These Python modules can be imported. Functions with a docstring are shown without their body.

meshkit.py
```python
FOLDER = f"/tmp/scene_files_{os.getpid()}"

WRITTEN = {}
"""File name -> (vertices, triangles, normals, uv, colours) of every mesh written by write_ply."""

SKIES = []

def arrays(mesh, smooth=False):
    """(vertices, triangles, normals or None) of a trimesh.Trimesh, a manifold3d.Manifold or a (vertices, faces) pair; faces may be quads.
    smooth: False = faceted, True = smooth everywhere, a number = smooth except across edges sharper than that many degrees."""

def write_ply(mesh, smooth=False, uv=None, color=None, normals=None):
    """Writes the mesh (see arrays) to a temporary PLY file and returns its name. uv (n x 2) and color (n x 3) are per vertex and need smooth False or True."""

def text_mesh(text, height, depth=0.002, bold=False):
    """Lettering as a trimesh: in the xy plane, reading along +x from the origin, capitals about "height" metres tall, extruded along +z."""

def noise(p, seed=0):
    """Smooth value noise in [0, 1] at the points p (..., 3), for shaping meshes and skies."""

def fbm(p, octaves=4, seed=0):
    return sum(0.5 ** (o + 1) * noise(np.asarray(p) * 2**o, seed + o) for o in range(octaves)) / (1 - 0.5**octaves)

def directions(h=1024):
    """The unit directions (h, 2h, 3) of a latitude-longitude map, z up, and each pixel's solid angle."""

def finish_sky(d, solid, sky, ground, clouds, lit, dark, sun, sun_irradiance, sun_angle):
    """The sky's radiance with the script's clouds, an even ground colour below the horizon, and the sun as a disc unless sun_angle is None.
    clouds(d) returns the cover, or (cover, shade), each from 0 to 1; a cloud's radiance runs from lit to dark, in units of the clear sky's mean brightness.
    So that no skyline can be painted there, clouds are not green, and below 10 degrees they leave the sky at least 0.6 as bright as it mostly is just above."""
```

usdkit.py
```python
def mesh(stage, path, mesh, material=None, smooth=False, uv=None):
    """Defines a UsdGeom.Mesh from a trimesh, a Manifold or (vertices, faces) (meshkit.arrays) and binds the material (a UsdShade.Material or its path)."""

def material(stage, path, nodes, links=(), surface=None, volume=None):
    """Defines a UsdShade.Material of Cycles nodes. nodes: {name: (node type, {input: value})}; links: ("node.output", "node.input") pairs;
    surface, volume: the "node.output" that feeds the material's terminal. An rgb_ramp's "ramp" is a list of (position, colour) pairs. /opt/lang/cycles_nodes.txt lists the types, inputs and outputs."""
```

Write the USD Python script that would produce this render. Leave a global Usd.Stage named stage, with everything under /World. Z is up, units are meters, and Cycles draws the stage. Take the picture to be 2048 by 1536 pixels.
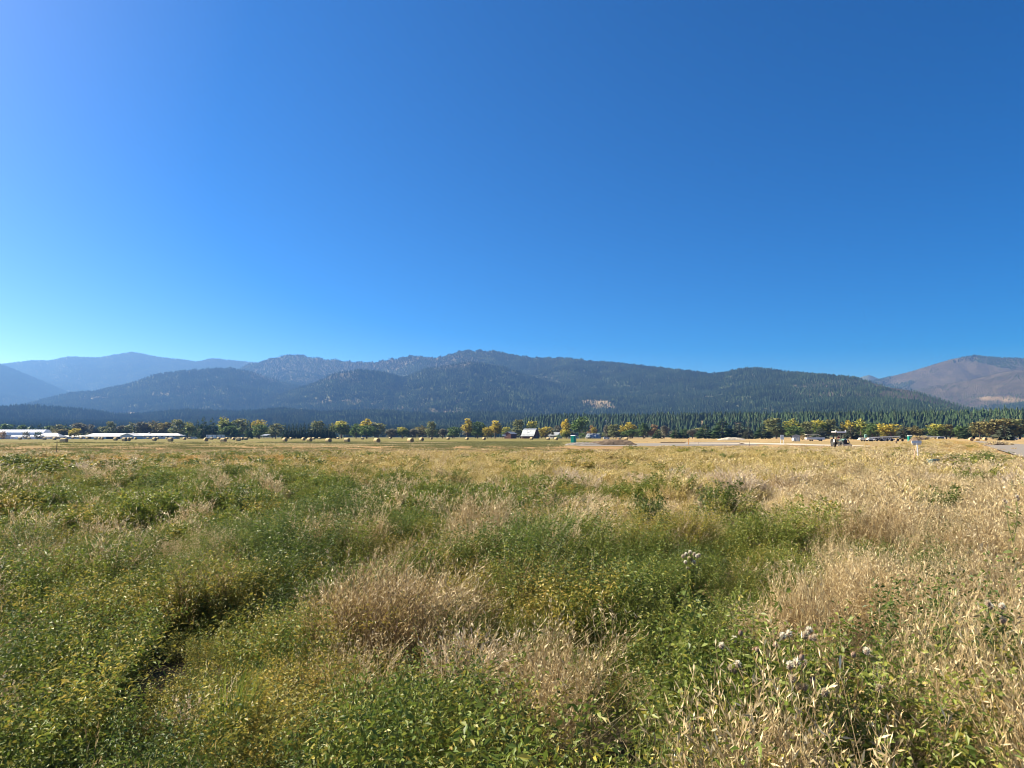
import math, numpy as np, trimesh, usdkit, meshkit
from pxr import Usd, UsdGeom, UsdLux, UsdShade, Gf, Sdf, Vt

stage = Usd.Stage.CreateInMemory()
UsdGeom.SetStageUpAxis(stage, 'Z'); UsdGeom.SetStageMetersPerUnit(stage, 1.0)
world = UsdGeom.Xform.Define(stage, '/World'); stage.SetDefaultPrim(world.GetPrim())
UsdGeom.Scope.Define(stage, '/World/Looks')
PI = math.pi

# ------------------------------------------------------------------ camera, sky, sun, exposure
EYE, F_PX, TILT = 1.93, 1420.0, math.atan(105 / 1420.0)
cam = UsdGeom.Camera.Define(stage, '/World/camera')
cam.CreateFocalLengthAttr(24.0); cam.CreateHorizontalApertureAttr(24.0 * 2048 / F_PX)
cam.CreateVerticalApertureAttr(24.0 * 1536 / F_PX)
cam.CreateClippingRangeAttr(Gf.Vec2f(0.05, 60000))
cam.AddTranslateOp().Set(Gf.Vec3d(0, 0, EYE)); cam.AddRotateXOp().Set(90 + math.degrees(TILT))
cam.CreateExposureAttr(1.5)
SUN_EL, SUN_AZ = math.radians(38), math.radians(-72)            # azimuth from the view direction (+y) towards +x
SUN = np.array([math.sin(SUN_AZ) * math.cos(SUN_EL), math.cos(SUN_AZ) * math.cos(SUN_EL), math.sin(SUN_EL)])

def material(name, nodes, links, surface=None, volume=None):
    return usdkit.material(stage, '/World/Looks/' + name, nodes, links, surface=surface, volume=volume)

dome = UsdLux.DomeLight.Define(stage, '/World/sky')
sky_mat = material('sky_look', {
    'sky': ('sky_texture', {'sky_type': 'single_scattering', 'sun_disc': False, 'sun_elevation': SUN_EL, 'sun_rotation': SUN_AZ,
                            'altitude': 1000.0, 'air_density': 0.6, 'aerosol_density': 1.7, 'ozone_density': 4.0}),
    'deep': ('gamma', {'gamma': 0.95}), 'clear': ('hsv', {'saturation': 1.57, 'hue': 0.5}), 'tone': ('vector_math', {'math_type': 'multiply', 'vector2': (1.08, 1.05, 1.22)}), 'bg': ('background_shader', {'strength': 0.05})},
    [('sky.color', 'deep.color'), ('deep.color', 'clear.color'), ('clear.color', 'tone.vector1'), ('tone.vector', 'bg.color')], surface='bg.background')
UsdShade.MaterialBindingAPI.Apply(dome.GetPrim()).Bind(sky_mat)
sun = UsdLux.DistantLight.Define(stage, '/World/sun')
sun.CreateNormalizeAttr(True); sun.CreateIntensityAttr(1.25); sun.CreateAngleAttr(0.53); sun.CreateColorAttr(Gf.Vec3f(1.0, 0.91, 0.76))
sun.AddRotateXYZOp().Set(Gf.Vec3f(90 - math.degrees(SUN_EL), 0, -math.degrees(SUN_AZ) + 180))

# ------------------------------------------------------------------ picture <-> place
CT, ST = math.cos(TILT), math.sin(TILT)
def ray(px, py):
    a, b = (np.asarray(px, float) - 1024) / F_PX, (768 - np.asarray(py, float)) / F_PX
    return np.stack([a, CT - b * ST + 0 * a, ST + b * CT + 0 * a], -1)
def at_z(px, py, z=0.0):                                         # the point of the height z seen at a pixel of the 2048 x 1536 photograph
    d = ray(px, py); t = (z - EYE) / d[..., 2:]
    return d * t + np.array([0, 0, EYE])
def at_dist(px, py, D):                                          # the point seen at a pixel, D metres away along the ground
    d = ray(px, py); t = D / np.hypot(d[..., 0], d[..., 1])
    return d * np.asarray(t)[..., None] + np.array([0, 0, EYE])
def pix(p):
    p = np.asarray(p, float); x, y, z = p[..., 0], p[..., 1], p[..., 2] - EYE
    f = np.maximum(y * CT + z * ST, 1e-3)
    return 1024 + F_PX * x / f, 768 - F_PX * (z * CT - y * ST) / f
def az_of(px):
    d = ray(px, 873.0); return np.arctan2(d[..., 0], d[..., 1])
def sstep(a, b, x):
    t = np.clip((np.asarray(x, float) - a) / (b - a), 0, 1); return t * t * (3 - 2 * t)

# ------------------------------------------------------------------ helpers
count = {}
def numbered(name, parent='/World'):
    k = parent + '/' + name; n = count.get(k, 0); count[k] = n + 1
    return name if n == 0 else f'{name}_{n:03d}'
def props(prim, label=None, cat=None, group=None, kind=None):
    for k, v in (('label', label), ('category', cat), ('group', group), ('kind', kind)):
        if v: prim.SetCustomDataByKey(k, v)
    return prim
def place(x, loc, rotz=0.0, scale=(1, 1, 1)):
    x.AddTranslateOp().Set(Gf.Vec3d(*map(float, loc))); x.AddRotateZOp().Set(math.degrees(rotz)); x.AddScaleOp().Set(Gf.Vec3f(*map(float, scale)))
def thing(name, label, cat, loc=(0, 0, 0), rotz=0.0, scale=(1, 1, 1), group=None, kind=None):
    x = UsdGeom.Xform.Define(stage, '/World/' + numbered(name)); place(x, loc, rotz, scale)
    return props(x.GetPrim(), label, cat, group, kind)
def dup(src, label, loc, rotz=0.0, scale=(1, 1, 1), group=None):
    base = src.GetName().rsplit('_', 1); base = base[0] if base[-1].isdigit() else src.GetName()
    x = UsdGeom.Xform.Define(stage, '/World/' + numbered(base))
    x.GetPrim().GetReferences().AddInternalReference(src.GetPath()); place2(x, loc, rotz, scale)
    was = src.GetCustomData()
    props(x.GetPrim(), label, was['category'], group or was.get('group'))
    x.GetPrim().SetInstanceable(True)
    return x.GetPrim()
def place2(x, loc, rotz, scale):
    p = x.GetPrim()
    p.CreateAttribute('xformOp:translate', Sdf.ValueTypeNames.Double3).Set(Gf.Vec3d(*map(float, loc)))
    p.CreateAttribute('xformOp:rotateZ', Sdf.ValueTypeNames.Float).Set(float(math.degrees(rotz)))
    p.CreateAttribute('xformOp:scale', Sdf.ValueTypeNames.Float3).Set(Gf.Vec3f(*map(float, scale)))
def arr(m):
    return (np.asarray(m.vertices), np.asarray(m.faces)) if hasattr(m, 'vertices') else m
def mesh_at(path, m, mat, smooth=False, tint=None):
    g = usdkit.mesh(stage, path, m, mat, smooth=smooth)
    if tint is not None:
        UsdGeom.PrimvarsAPI(g).CreatePrimvar('tint', Sdf.ValueTypeNames.Color3fArray, 'vertex').Set(Vt.Vec3fArray.FromNumpy(np.asarray(tint, np.float32)))
    return g.GetPrim()
def part(name, m, mat, parent, smooth=False, tint=None):
    pp = str(parent.GetPath())
    return mesh_at(pp + '/' + numbered(name, pp), m, mat, smooth, tint)
def struct(name, m, mat, smooth=False, tint=None, label=None, kind='structure', cat=None):
    return props(mesh_at('/World/' + numbered(name), m, mat, smooth, tint), label, cat, None, kind)
def box(sx, sy, sz, c=(0, 0, 0), rz=0.0, bev=0.0):
    if bev > 0:
        import manifold3d as m3
        b = m3.Manifold.hull(m3.Manifold.compose([m3.Manifold.sphere(bev, 8).translate((x * (sx / 2 - bev), y * (sy / 2 - bev), z * (sz / 2 - bev))) for x in (-1, 1) for y in (-1, 1) for z in (-1, 1)])).to_mesh()
        m = trimesh.Trimesh(b.vert_properties[:, :3], b.tri_verts, process=False)
    else:
        m = trimesh.creation.box((sx, sy, sz))
    if rz: m.apply_transform(trimesh.transformations.rotation_matrix(rz, (0, 0, 1)))
    m.apply_translation(c); return m
def bar(p, q, r, n=8, r2=None):
    p, q = np.asarray(p, float), np.asarray(q, float); d = q - p; L = np.linalg.norm(d); d = d / L
    a = np.cross(d, [0, 0, 1.0] if abs(d[2]) < .9 else [1.0, 0, 0]); a /= np.linalg.norm(a); b = np.cross(d, a)
    t = np.arange(n) * 2 * PI / n; ring = np.cos(t)[:, None] * a + np.sin(t)[:, None] * b
    r2 = r if r2 is None else r2
    v = np.vstack([p + ring * r, q + ring * r2, [p], [q]]); i = np.arange(n); j = (i + 1) % n
    f = np.vstack([np.stack([i, i + n, j], 1), np.stack([j, i + n, j + n], 1), np.stack([np.full(n, 2 * n), i, j], 1), np.stack([np.full(n, 2 * n + 1), j + n, i + n], 1)])
    return trimesh.Trimesh(v, f, process=False)
def cyl(r, h, c=(0, 0, 0), axis='z', n=20):
    d = dict(x=(1, 0, 0), y=(0, 1, 0), z=(0, 0, 1))[axis]; d = np.array(d) * h / 2; c = np.asarray(c, float)
    return bar(c - d, c + d, r, n)
def join(*ms):
    ms = [m for m in ms]
    return trimesh.util.concatenate(ms)
def prism(poly, L, axis='x'):                                    # a closed outline (u, z) swept along the axis from -L/2 to L/2
    from shapely.geometry import Polygon
    m = trimesh.creation.extrude_polygon(Polygon(poly), L, engine='earcut'); v = np.array(m.vertices)
    w = np.stack([v[:, 2] - L / 2, v[:, 0], v[:, 1]], 1) if axis == 'x' else np.stack([v[:, 0], -(v[:, 2] - L / 2), v[:, 1]], 1)
    return trimesh.Trimesh(w, m.faces, process=False)
def sheet(outline, th):                                          # an open profile [(u, z)...] with thickness, as a polygon
    o = np.asarray(outline, float); return np.vstack([o, o[::-1] - [0, th]])

# ------------------------------------------------------------------ looks
def plain(name, col, rough=.7, metal=0.0, var=.15, scale=2.0, bump=0.0, spec=.4):
    c = np.array(col, float)
    return material(name, {
        'g': ('geometry', {}), 'n': ('noise_texture', {'scale': scale, 'detail': 4.0, 'roughness': .6}),
        'r': ('rgb_ramp', {'ramp': [(.3, tuple(c * (1 - var))), (.7, tuple(np.minimum(c * (1 + var), .95)))]}),
        'b': ('bump', {'strength': bump, 'distance': .05}),
        'p': ('principled_bsdf', {'roughness': rough, 'metallic': metal, 'specular_ior_level': spec})},
        [('g.position', 'n.vector'), ('n.fac', 'r.fac'), ('r.color', 'p.base_color'), ('n.fac', 'b.height')] + ([('b.normal', 'p.normal')] if bump else []), surface='p.BSDF')
def tinted(name, rough=.6, trans=0.0, spec=.3, vscale=.3, vlo=.8, vhi=1.2, bump=0.0, bscale=3.0, nscale2=None):
    nodes = {'t': ('attribute', {'attribute': 'tint'}), 'g': ('geometry', {}),
             'n': ('noise_texture', {'scale': vscale, 'detail': 3.0}), 'm': ('map_range', {'from_min': .3, 'from_max': .7, 'to_min': vlo, 'to_max': vhi, 'clamp': True}),
             'v': ('vector_math', {'math_type': 'scale'}), 'p': ('principled_bsdf', {'roughness': rough, 'specular_ior_level': spec})}
    links = [('g.position', 'n.vector'), ('n.fac', 'm.value'), ('t.color', 'v.vector1'), ('m.result', 'v.scale'), ('v.vector', 'p.base_color')]
    if bump:
        nodes['n2'] = ('noise_texture', {'scale': bscale, 'detail': 6.0, 'roughness': .65}); nodes['b'] = ('bump', {'strength': bump, 'distance': .3})
        nodes['m2'] = ('map_range', {'from_min': .3, 'from_max': .7, 'to_min': .75, 'to_max': 1.25, 'clamp': True}); nodes['v2'] = ('vector_math', {'math_type': 'scale'})
        links = [l for l in links if l[1] != 'p.base_color'] + [('g.position', 'n2.vector'), ('n2.fac', 'b.height'), ('b.normal', 'p.normal'), ('n2.fac', 'm2.value'), ('v.vector', 'v2.vector1'), ('m2.result', 'v2.scale'), ('v2.vector', 'p.base_color')]
    if trans:
        nodes['tr'] = ('translucent_bsdf', {}); nodes['x'] = ('mix_closure', {'fac': trans})
        links += [('v.vector', 'tr.color'), ('p.BSDF', 'x.closure1'), ('tr.BSDF', 'x.closure2')]
        return material(name, nodes, links, surface='x.closure')
    return material(name, nodes, links, surface='p.BSDF')
M = dict(
    ground=tinted('ground_look', .95, 0, .05, .08, .85, 1.15, .5, 1.5),
    hills=tinted('hills_look', .95, 0, .05, .004, .8, 1.2, .6, .02),
    leaf=tinted('leaf_look', .48, .34, .27, .6, .8, 1.2),
    dry=tinted('dry_plant_look', .5, .28, .4, .6, .85, 1.15),
    needle=tinted('needle_look', .7, .25, .1, .007, .62, 1.4),
    crown=tinted('crown_look', .6, .3, .2, .12, .8, 1.2),
    bark=plain('bark_look', (.13, .095, .065), .95, var=.3, scale=4),
    straw=plain('straw_look', (.5, .385, .21), .9, var=.22, scale=9, bump=.6, spec=.1),
    straw_end=plain('straw_end_look', (.3, .2, .11), .95, var=.35, scale=14, bump=.8, spec=.1),
    metal_roof=plain('metal_roof_look', (.24, .265, .29), .5, .3, var=.12, scale=.4),
    white_roof=plain('white_roof_look', (.6, .59, .55), .5, var=.14, scale=.25),
    white=plain('white_paint_look', (.62, .62, .6), .45, var=.05),
    plastic=plain('white_sheet_look', (.64, .66, .7), .4, var=.06, scale=.8),
    barn_wood=plain('barn_wood_look', (.11, .05, .04), .9, var=.3, scale=3),
    grey_wall=plain('grey_wall_look', (.42, .44, .44), .8, var=.1),
    cream_wall=plain('cream_wall_look', (.6, .56, .46), .8, var=.1),
    dark_roof=plain('dark_roof_look', (.08, .085, .085), .8, var=.2),
    dark=plain('dark_look', (.02, .022, .026), .5, var=.2),
    glass=plain('window_glass_look', (.03, .04, .05), .1, var=.1, spec=.8),
    rubber=plain('rubber_look', (.025, .024, .023), .85, var=.3, scale=5),
    rim=plain('rim_look', (.55, .53, .48), .5, var=.1),
    teal=plain('teal_plastic_look', (.0, .22, .17), .4, var=.08),
    green_paint=plain('green_paint_look', (.12, .26, .2), .35, var=.1),
    grey_metal=plain('grey_metal_look', (.3, .31, .32), .5, .4, var=.1),
    galv=plain('galvanised_look', (.6, .62, .64), .35, .7, var=.1),
    wood=plain('weathered_wood_look', (.2, .14, .1), .9, var=.3, scale=6),
    stake=plain('orange_stake_look', (.85, .42, .14), .7, var=.1, scale=5),
    pink=plain('stake_wood_look', (.6, .38, .24), .8, var=.1, scale=5),
    rust=plain('rust_look', (.3, .1, .045), .8, var=.25),
    utility=plain('utility_green_look', (.1, .13, .1), .6, var=.1),
    soil=plain('soil_look', (.13, .098, .07), .95, var=.35, scale=1.2, bump=1.0, spec=.1),
    gravel=plain('gravel_look', (.2, .183, .16), .95, var=.2, scale=6, bump=.6, spec=.1),
    pale_gravel=plain('pale_gravel_look', (.42, .37, .29), .95, var=.15, scale=4, bump=.4, spec=.1),
    machine=plain('machine_grey_look', (.05, .053, .05), .6, .1, var=.2),
    stem=plain('green_stem_look', (.12, .14, .05), .7, var=.2),
    skin=plain('skin_look', (.4, .24, .17), .6, var=.05), shirt=plain('shirt_look', (.2, .05, .05), .8, var=.1), jeans=plain('jeans_look', (.05, .07, .12), .85, var=.1),
    cap=plain('cap_look', (.5, .4, .38), .8, var=.05),
    fluff=tinted('thistle_fluff_look', .9, .5, .1, .6, .95, 1.05),
)

# ------------------------------------------------------------------ terrain: valley floor and hills
N2 = lambda x, y, s, seed=0, o=4: meshkit.fbm(np.stack([np.asarray(x) / s, np.asarray(y) / s, np.zeros_like(np.asarray(x, float)) + seed * 7.3], -1), o, seed)
class Ridge:                                                     # a crest seen at pixels, D metres away, with the widths of its near and far slopes
    def __init__(s, pts, D, wf, wb, p=1.35, gully=.1, seed=0, spur=400.0):
        x, y = np.array(pts, float).T; s.x = x
        s.D = np.interp(x, *np.array(D, float).T) if np.ndim(D) else np.full(len(x), float(D))
        q = at_dist(x, y, s.D); s.h = q[:, 2]; s.wf, s.wb, s.p, s.gully, s.seed, s.spur = wf, wb, p, gully, seed, spur
        s.az = np.arctan2(q[:, 0], q[:, 1])
    def __call__(s, az, r):
        h = np.interp(az, s.az, s.h); D = np.interp(az, s.az, s.D)
        over = np.maximum(s.az[0] - az, az - s.az[-1]); h = h * (1 - sstep(0, .06, over))
        u = r - D; f = np.where(u < 0, np.clip(1 + u / s.wf, 0, 1), np.clip(1 - u / s.wb, 0, 1))
        x, y = r * np.sin(az), r * np.cos(az)
        g = np.abs(N2(x, y, s.spur, s.seed, 3) - .5) * 2
        body = f ** s.p
        return h * (body - s.gully * (1 - g) ** 2 * (f * (1 - f) * 4) ** .8 + .25 * s.gully * (1 - g) ** 2 * 0)
RIDGES = [
    Ridge([(-200, 740), (-60, 732), (0, 726), (65, 717.6), (99, 719), (137, 711.5), (202, 713), (263, 702.6), (325, 711.5), (393, 720), (427, 713.5), (513, 722), (600, 735), (700, 760)], 11000, 4200, 2500, 1.3, .16, 1, 900),
    Ridge([(-220, 715), (-100, 720), (0, 728), (34, 740), (85, 762), (137, 783), (200, 806), (260, 830)], 8800, 3000, 2000, 1.3, .14, 2, 700),
    Ridge([(40, 812), (85, 800), (137, 788), (191, 784), (250, 771), (308, 750), (359, 741.5), (410, 739), (461, 736), (510, 744), (570, 764), (640, 782), (720, 800)], 6000, 2200, 1500, 1.25, .12, 3, 420),
    Ridge([(420, 775), (461, 745), (496, 728), (547, 714), (581, 708), (615, 712), (684, 722), (744, 724), (778, 717), (819, 711), (860, 714), (884, 711), (928, 699), (986, 702), (1027, 711), (1062, 717), (1147, 719), (1198, 724.5), (1300, 736),
           (1373, 741), (1420, 748.6), (1446, 747), (1490, 737.7), (1519, 737), (1574, 746), (1628, 751), (1701, 757), (1774, 771), (1829, 782), (1884, 798.6), (1920, 811), (1990, 835)],
          [(420, 8200), (700, 7600), (930, 6800), (1300, 5800), (1600, 4900), (1990, 4000)], 3000, 1800, 1.25, .13, 4, 480),
    Ridge([(540, 800), (600, 775), (634, 762), (668, 743), (720, 736), (764, 741.5), (791, 748), (850, 772), (920, 800)], 5200, 1700, 1100, 1.2, .1, 5, 330),
    Ridge([(700, 800), (760, 775), (805, 755), (856, 735), (942, 721), (1010, 731), (1079, 759), (1147, 779), (1260, 805)], 5300, 2200, 1300, 1.15, .12, 6, 360),
    Ridge([(-160, 806), (-50, 815), (60, 807), (140, 815), (215, 824), (290, 826), (380, 815), (470, 820), (560, 814), (650, 822), (760, 817), (860, 826), (960, 819), (1060, 828), (1150, 840)], [(-160, 3300), (300, 3700), (1150, 3000)], 1500, 900, 1.1, .2, 10, 300),
    Ridge([(1640, 775), (1687, 755.6), (1716, 753), (1738, 746.5), (1760, 755.6), (1830, 770)], 13500, 2000, 1500, 1.2, .1, 7, 500),
    Ridge([(1600, 800), (1700, 775), (1756, 758), (1793, 747.6), (1847, 733), (1902, 716), (1950, 710), (1975, 713), (2048, 716.5), (2200, 706), (2400, 715)], 10200, 3600, 2500, 1.25, .2, 8, 800),
    Ridge([(1700, 815), (1760, 800), (1840, 777), (1920, 762), (1993, 744), (2048, 736.6), (2200, 722), (2400, 720)], 8300, 2600, 1500, 1.2, .2, 9, 600),
]
def px_of_az(az): return 1024 + F_PX * np.tan(az) / (CT * 1.0)
def hill_z(az, r):
    az, r = np.broadcast_arrays(np.asarray(az, float), np.asarray(r, float)); x, y = r * np.sin(az), r * np.cos(az)
    apron = np.where(r > 1600, .03 * (np.minimum(r, 5200) - 1600), 0) * (.55 + .9 * N2(x, y, 1100, 17, 3)) + np.maximum(r - 5200, 0) * .01
    h = apron.copy()
    for R in RIDGES: h = np.maximum(h, R(az, r) * (1 - np.exp(-np.maximum(r - 1500, 0) / 900)) + 0 * apron)
    right = sstep(az_of(950), az_of(1120), az)
    bench = right * 36 * sstep(1480, 1640, r + 120 * (N2(x, y, 260, 11, 2) - .5)) * (1 + .22 * (N2(x, y, 400, 12, 2) - .5))
    h = np.maximum(h, bench) + .25 * np.minimum(h, bench)
    h = h + (N2(x, y, 330, 13, 4) - .5) * np.minimum(34, .12 * h) + (N2(x, y, 120, 14, 3) - .5) * np.minimum(5, .05 * h)
    return h
BUMPS = []                                                       # gentle swells of the mown field: x, y, height, sigma across, sigma along
def ground_z(x, y):
    x, y = np.asarray(x, float), np.asarray(y, float); z = (N2(x, y, 14, 21, 2) - .5) * .12 + np.zeros_like(x)
    for bx, by, h, sx, sy in BUMPS: z = z + h * np.exp(-((x - bx) / sx) ** 2 - ((y - by) / sy) ** 2)
    bank = np.exp(-((x - 52 - .62 * (y - 90)) / 5) ** 2) * sstep(70, 95, y) * (1 - sstep(190, 230, y))   # the low bank along the road
    return z + .8 * bank
for px_, Dn, h in ((128, 146, .8), (447, 150, .7), (694, 138, .3)):
    q = at_dist(px_, 880, Dn); BUMPS.append((q[0], q[1], h, 16, 12))

def ground_tint(px, py, x, y):
    n = N2(x, y, 9, 31, 4); n2 = N2(x, y, 45, 32, 3)
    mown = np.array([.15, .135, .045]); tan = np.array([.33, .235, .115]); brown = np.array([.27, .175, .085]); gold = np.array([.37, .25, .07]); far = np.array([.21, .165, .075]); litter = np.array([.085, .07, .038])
    r = np.hypot(x, y)
    right = sstep(1120, 1320, px + 160 * (n2 - .5))[..., None]
    c = mown * (1 - right) + tan * right
    w = (sstep(.5, .62, n2) * .6)[..., None]; c = c * (1 - w) + far * w
    edge = sstep(889.5, 895, py + 5 * (n2 - .5) - .0025 * np.maximum(700 - px, 0))[..., None]
    c = c * (1 - edge) + brown * edge
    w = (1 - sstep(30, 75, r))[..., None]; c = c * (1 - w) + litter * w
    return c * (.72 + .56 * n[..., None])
az = np.radians(np.concatenate([np.arange(-180, -44, 4.0), np.arange(-44, 44, .25), np.arange(44, 180, 4.0)])); A = len(az)
rr = np.concatenate([[.3], np.geomspace(1, 1500, 150)]); R_ = len(rr)
AZ, RR = np.meshgrid(az, rr); X, Y = RR * np.sin(AZ), RR * np.cos(AZ); Z = ground_z(X, Y) * (1 - sstep(1000, 1400, RR))
front = np.abs(AZ) < 1.0
PX, PY = pix(np.stack([X, np.where(front, Y, 50.0), Z], -1))
i, j = np.meshgrid(np.arange(R_ - 1), np.arange(A), indexing='ij'); j2 = (j + 1) % A
q = np.stack([i * A + j, (i + 1) * A + j, (i + 1) * A + j2, i * A + j2], -1).reshape(-1, 4)[:, ::-1]
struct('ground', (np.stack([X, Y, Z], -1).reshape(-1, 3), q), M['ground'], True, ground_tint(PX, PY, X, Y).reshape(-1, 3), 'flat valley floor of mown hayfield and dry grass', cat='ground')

# clearings and burnt slopes seen on the hills: pixel ellipses (x, y, rx, ry, strength)
CLEAR = [(246, 826, 30, 4, 1), (205, 797, 50, 7, .75), (360, 787, 70, 8, .6), (660, 801, 55, 5, .8), (720, 806, 45, 5, .8), (800, 818, 80, 3.5, .9), (870, 821, 50, 3, .9), (920, 800, 18, 5, .85), (985, 812, 24, 3, .5),
         (1105, 806, 25, 4, .6), (1195, 805, 38, 7, .8), (1210, 814, 30, 3, .9), (785, 742, 40, 4, .6), (1430, 790, 20, 3, .3), (1620, 838, 20, 4, 1), (1325, 840, 60, 5, .9), (1400, 839, 50, 4, .9), (1475, 842, 40, 4, .8), (1110, 839, 50, 4, .8), (1230, 842, 40, 4, .6), (1990, 796, 30, 4, .7), (2030, 800, 25, 4, .6), (560, 826, 22, 3, .5)]
BURNT = [(620, 740, 140, 34, .75), (760, 728, 80, 14, .8), (880, 722, 90, 18, .7), (990, 715, 80, 14, .5), (1060, 745, 60, 22, .45), (1380, 755, 90, 12, .4), (1680, 775, 110, 18, .75), (1790, 792, 80, 12, .8), (1930, 760, 190, 62, 1), (460, 765, 60, 16, .35)]
def blobs(bl, px, py, wob):
    out = np.zeros(np.shape(px))
    for x, y, rx, ry, s in bl:
        d = ((px - x) / rx) ** 2 + ((py - y) / ry) ** 2
        out = np.maximum(out, s * (1 - sstep(.5, 1.35, d + wob)))
    return out
def cover(px, py, x, y, r):                                      # (clearing, burnt) at places of the hills
    n = N2(x, y, 160, 41, 4); n2 = N2(x, y, 700, 42, 4)
    c = blobs(CLEAR, px, py, 3.2 * (n - .5)) * sstep(.3, .55, N2(x, y, 60, 45, 3) + .12) * np.where((px < 1150) & (py < 823), .62, 1); b = blobs(BURNT, px, py, 2.2 * (n2 - .5))
    right = sstep(1080, 1200, px); c = np.maximum(c, right * (r > 1490) * (r < 1720) * sstep(.52, .64, N2(x, y, 110, 43, 3)) * .85)
    c = np.maximum(c, sstep(.68, .78, N2(x, y, 260, 44, 4)) * .2 * (r > 2500) * (px < 1700))
    return c, b
haz = np.radians(np.arange(-47, 47.01, .16)); hr = np.concatenate([np.linspace(1500, 1780, 16), np.geomspace(1800, 15500, 230)])
HA, HR = np.meshgrid(haz, hr); HX, HY = HR * np.sin(HA), HR * np.cos(HA); HZ = hill_z(HA, HR) * sstep(1480, 1560, HR)
HPX, HPY = pix(np.stack([HX, HY, HZ], -1)); CL, BU = cover(HPX, HPY, HX, HY, HR)
forest_floor, tan_grass, burnt = np.array([.055, .065, .034]), np.array([.2, .158, .1]), np.array([.078, .07, .054])
woods = (np.array([.04, .056, .03]) * (.7 + .6 * N2(HX, HY, 70, 46, 3)[..., None])); wf_ = sstep(11000, 12000, HR)[..., None]
ht = forest_floor * (1 - wf_) + woods * wf_; ht = ht + (burnt * np.where(HPX > 1700, .72, 1)[..., None] - ht) * (BU * 1)[..., None]; ht = ht + (tan_grass - ht) * CL[..., None]
i, j = np.meshgrid(np.arange(len(hr) - 1), np.arange(len(haz) - 1), indexing='ij'); W = len(haz)
q = np.stack([i * W + j, (i + 1) * W + j, (i + 1) * W + j + 1, i * W + j + 1], -1).reshape(-1, 4)[:, ::-1]
struct('hills', (np.stack([HX, HY, HZ], -1).reshape(-1, 3), q), M['hills'], True, ht.reshape(-1, 3), 'forested and burnt hills rising beyond the valley', cat='hills')
ELEV = np.arctan2(HZ + 0 - EYE, HR); RUNMAX = np.maximum.accumulate(ELEV, 0)

# ------------------------------------------------------------------ plants: meshes with a colour for each leaf
class Bag:                                                       # collects triangles and their colours into one mesh
    def __init__(s): s.v, s.f, s.c, s.n = [], [], [], 0
    def add(s, v, f, c):
        v = np.asarray(v, float).reshape(-1, 3); s.v.append(v); s.f.append(np.asarray(f, int) + s.n); s.n += len(v)
        s.c.append(np.broadcast_to(np.asarray(c, float), (len(v), 3)))
    def out(s): return (np.vstack(s.v), np.vstack(s.f)), np.vstack(s.c)
def unit(v): return v / np.maximum(np.linalg.norm(v, axis=-1, keepdims=True), 1e-9)
def add_leaves(b, P, D, L, W, col, rng, droop=0.0):
    n = len(P); D = unit(D); Nn = unit(rng.normal(size=(n, 3)) + [0, 0, .8]); S = unit(np.cross(D, Nn)); L = np.broadcast_to(L, n)[:, None]; W = np.broadcast_to(W, n)[:, None]
    mid = P + D * L * .5; tip = P + D * L - np.array([0, 0, 1.0]) * L * droop
    v = np.stack([P, mid + S * W / 2, tip, mid - S * W / 2], 1).reshape(-1, 3)
    k = np.arange(n)[:, None] * 4; f = np.concatenate([k + [0, 1, 2], k + [0, 2, 3]], 0)
    b.add(v, f, np.repeat(np.broadcast_to(col, (n, 3)), 4, 0))
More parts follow.
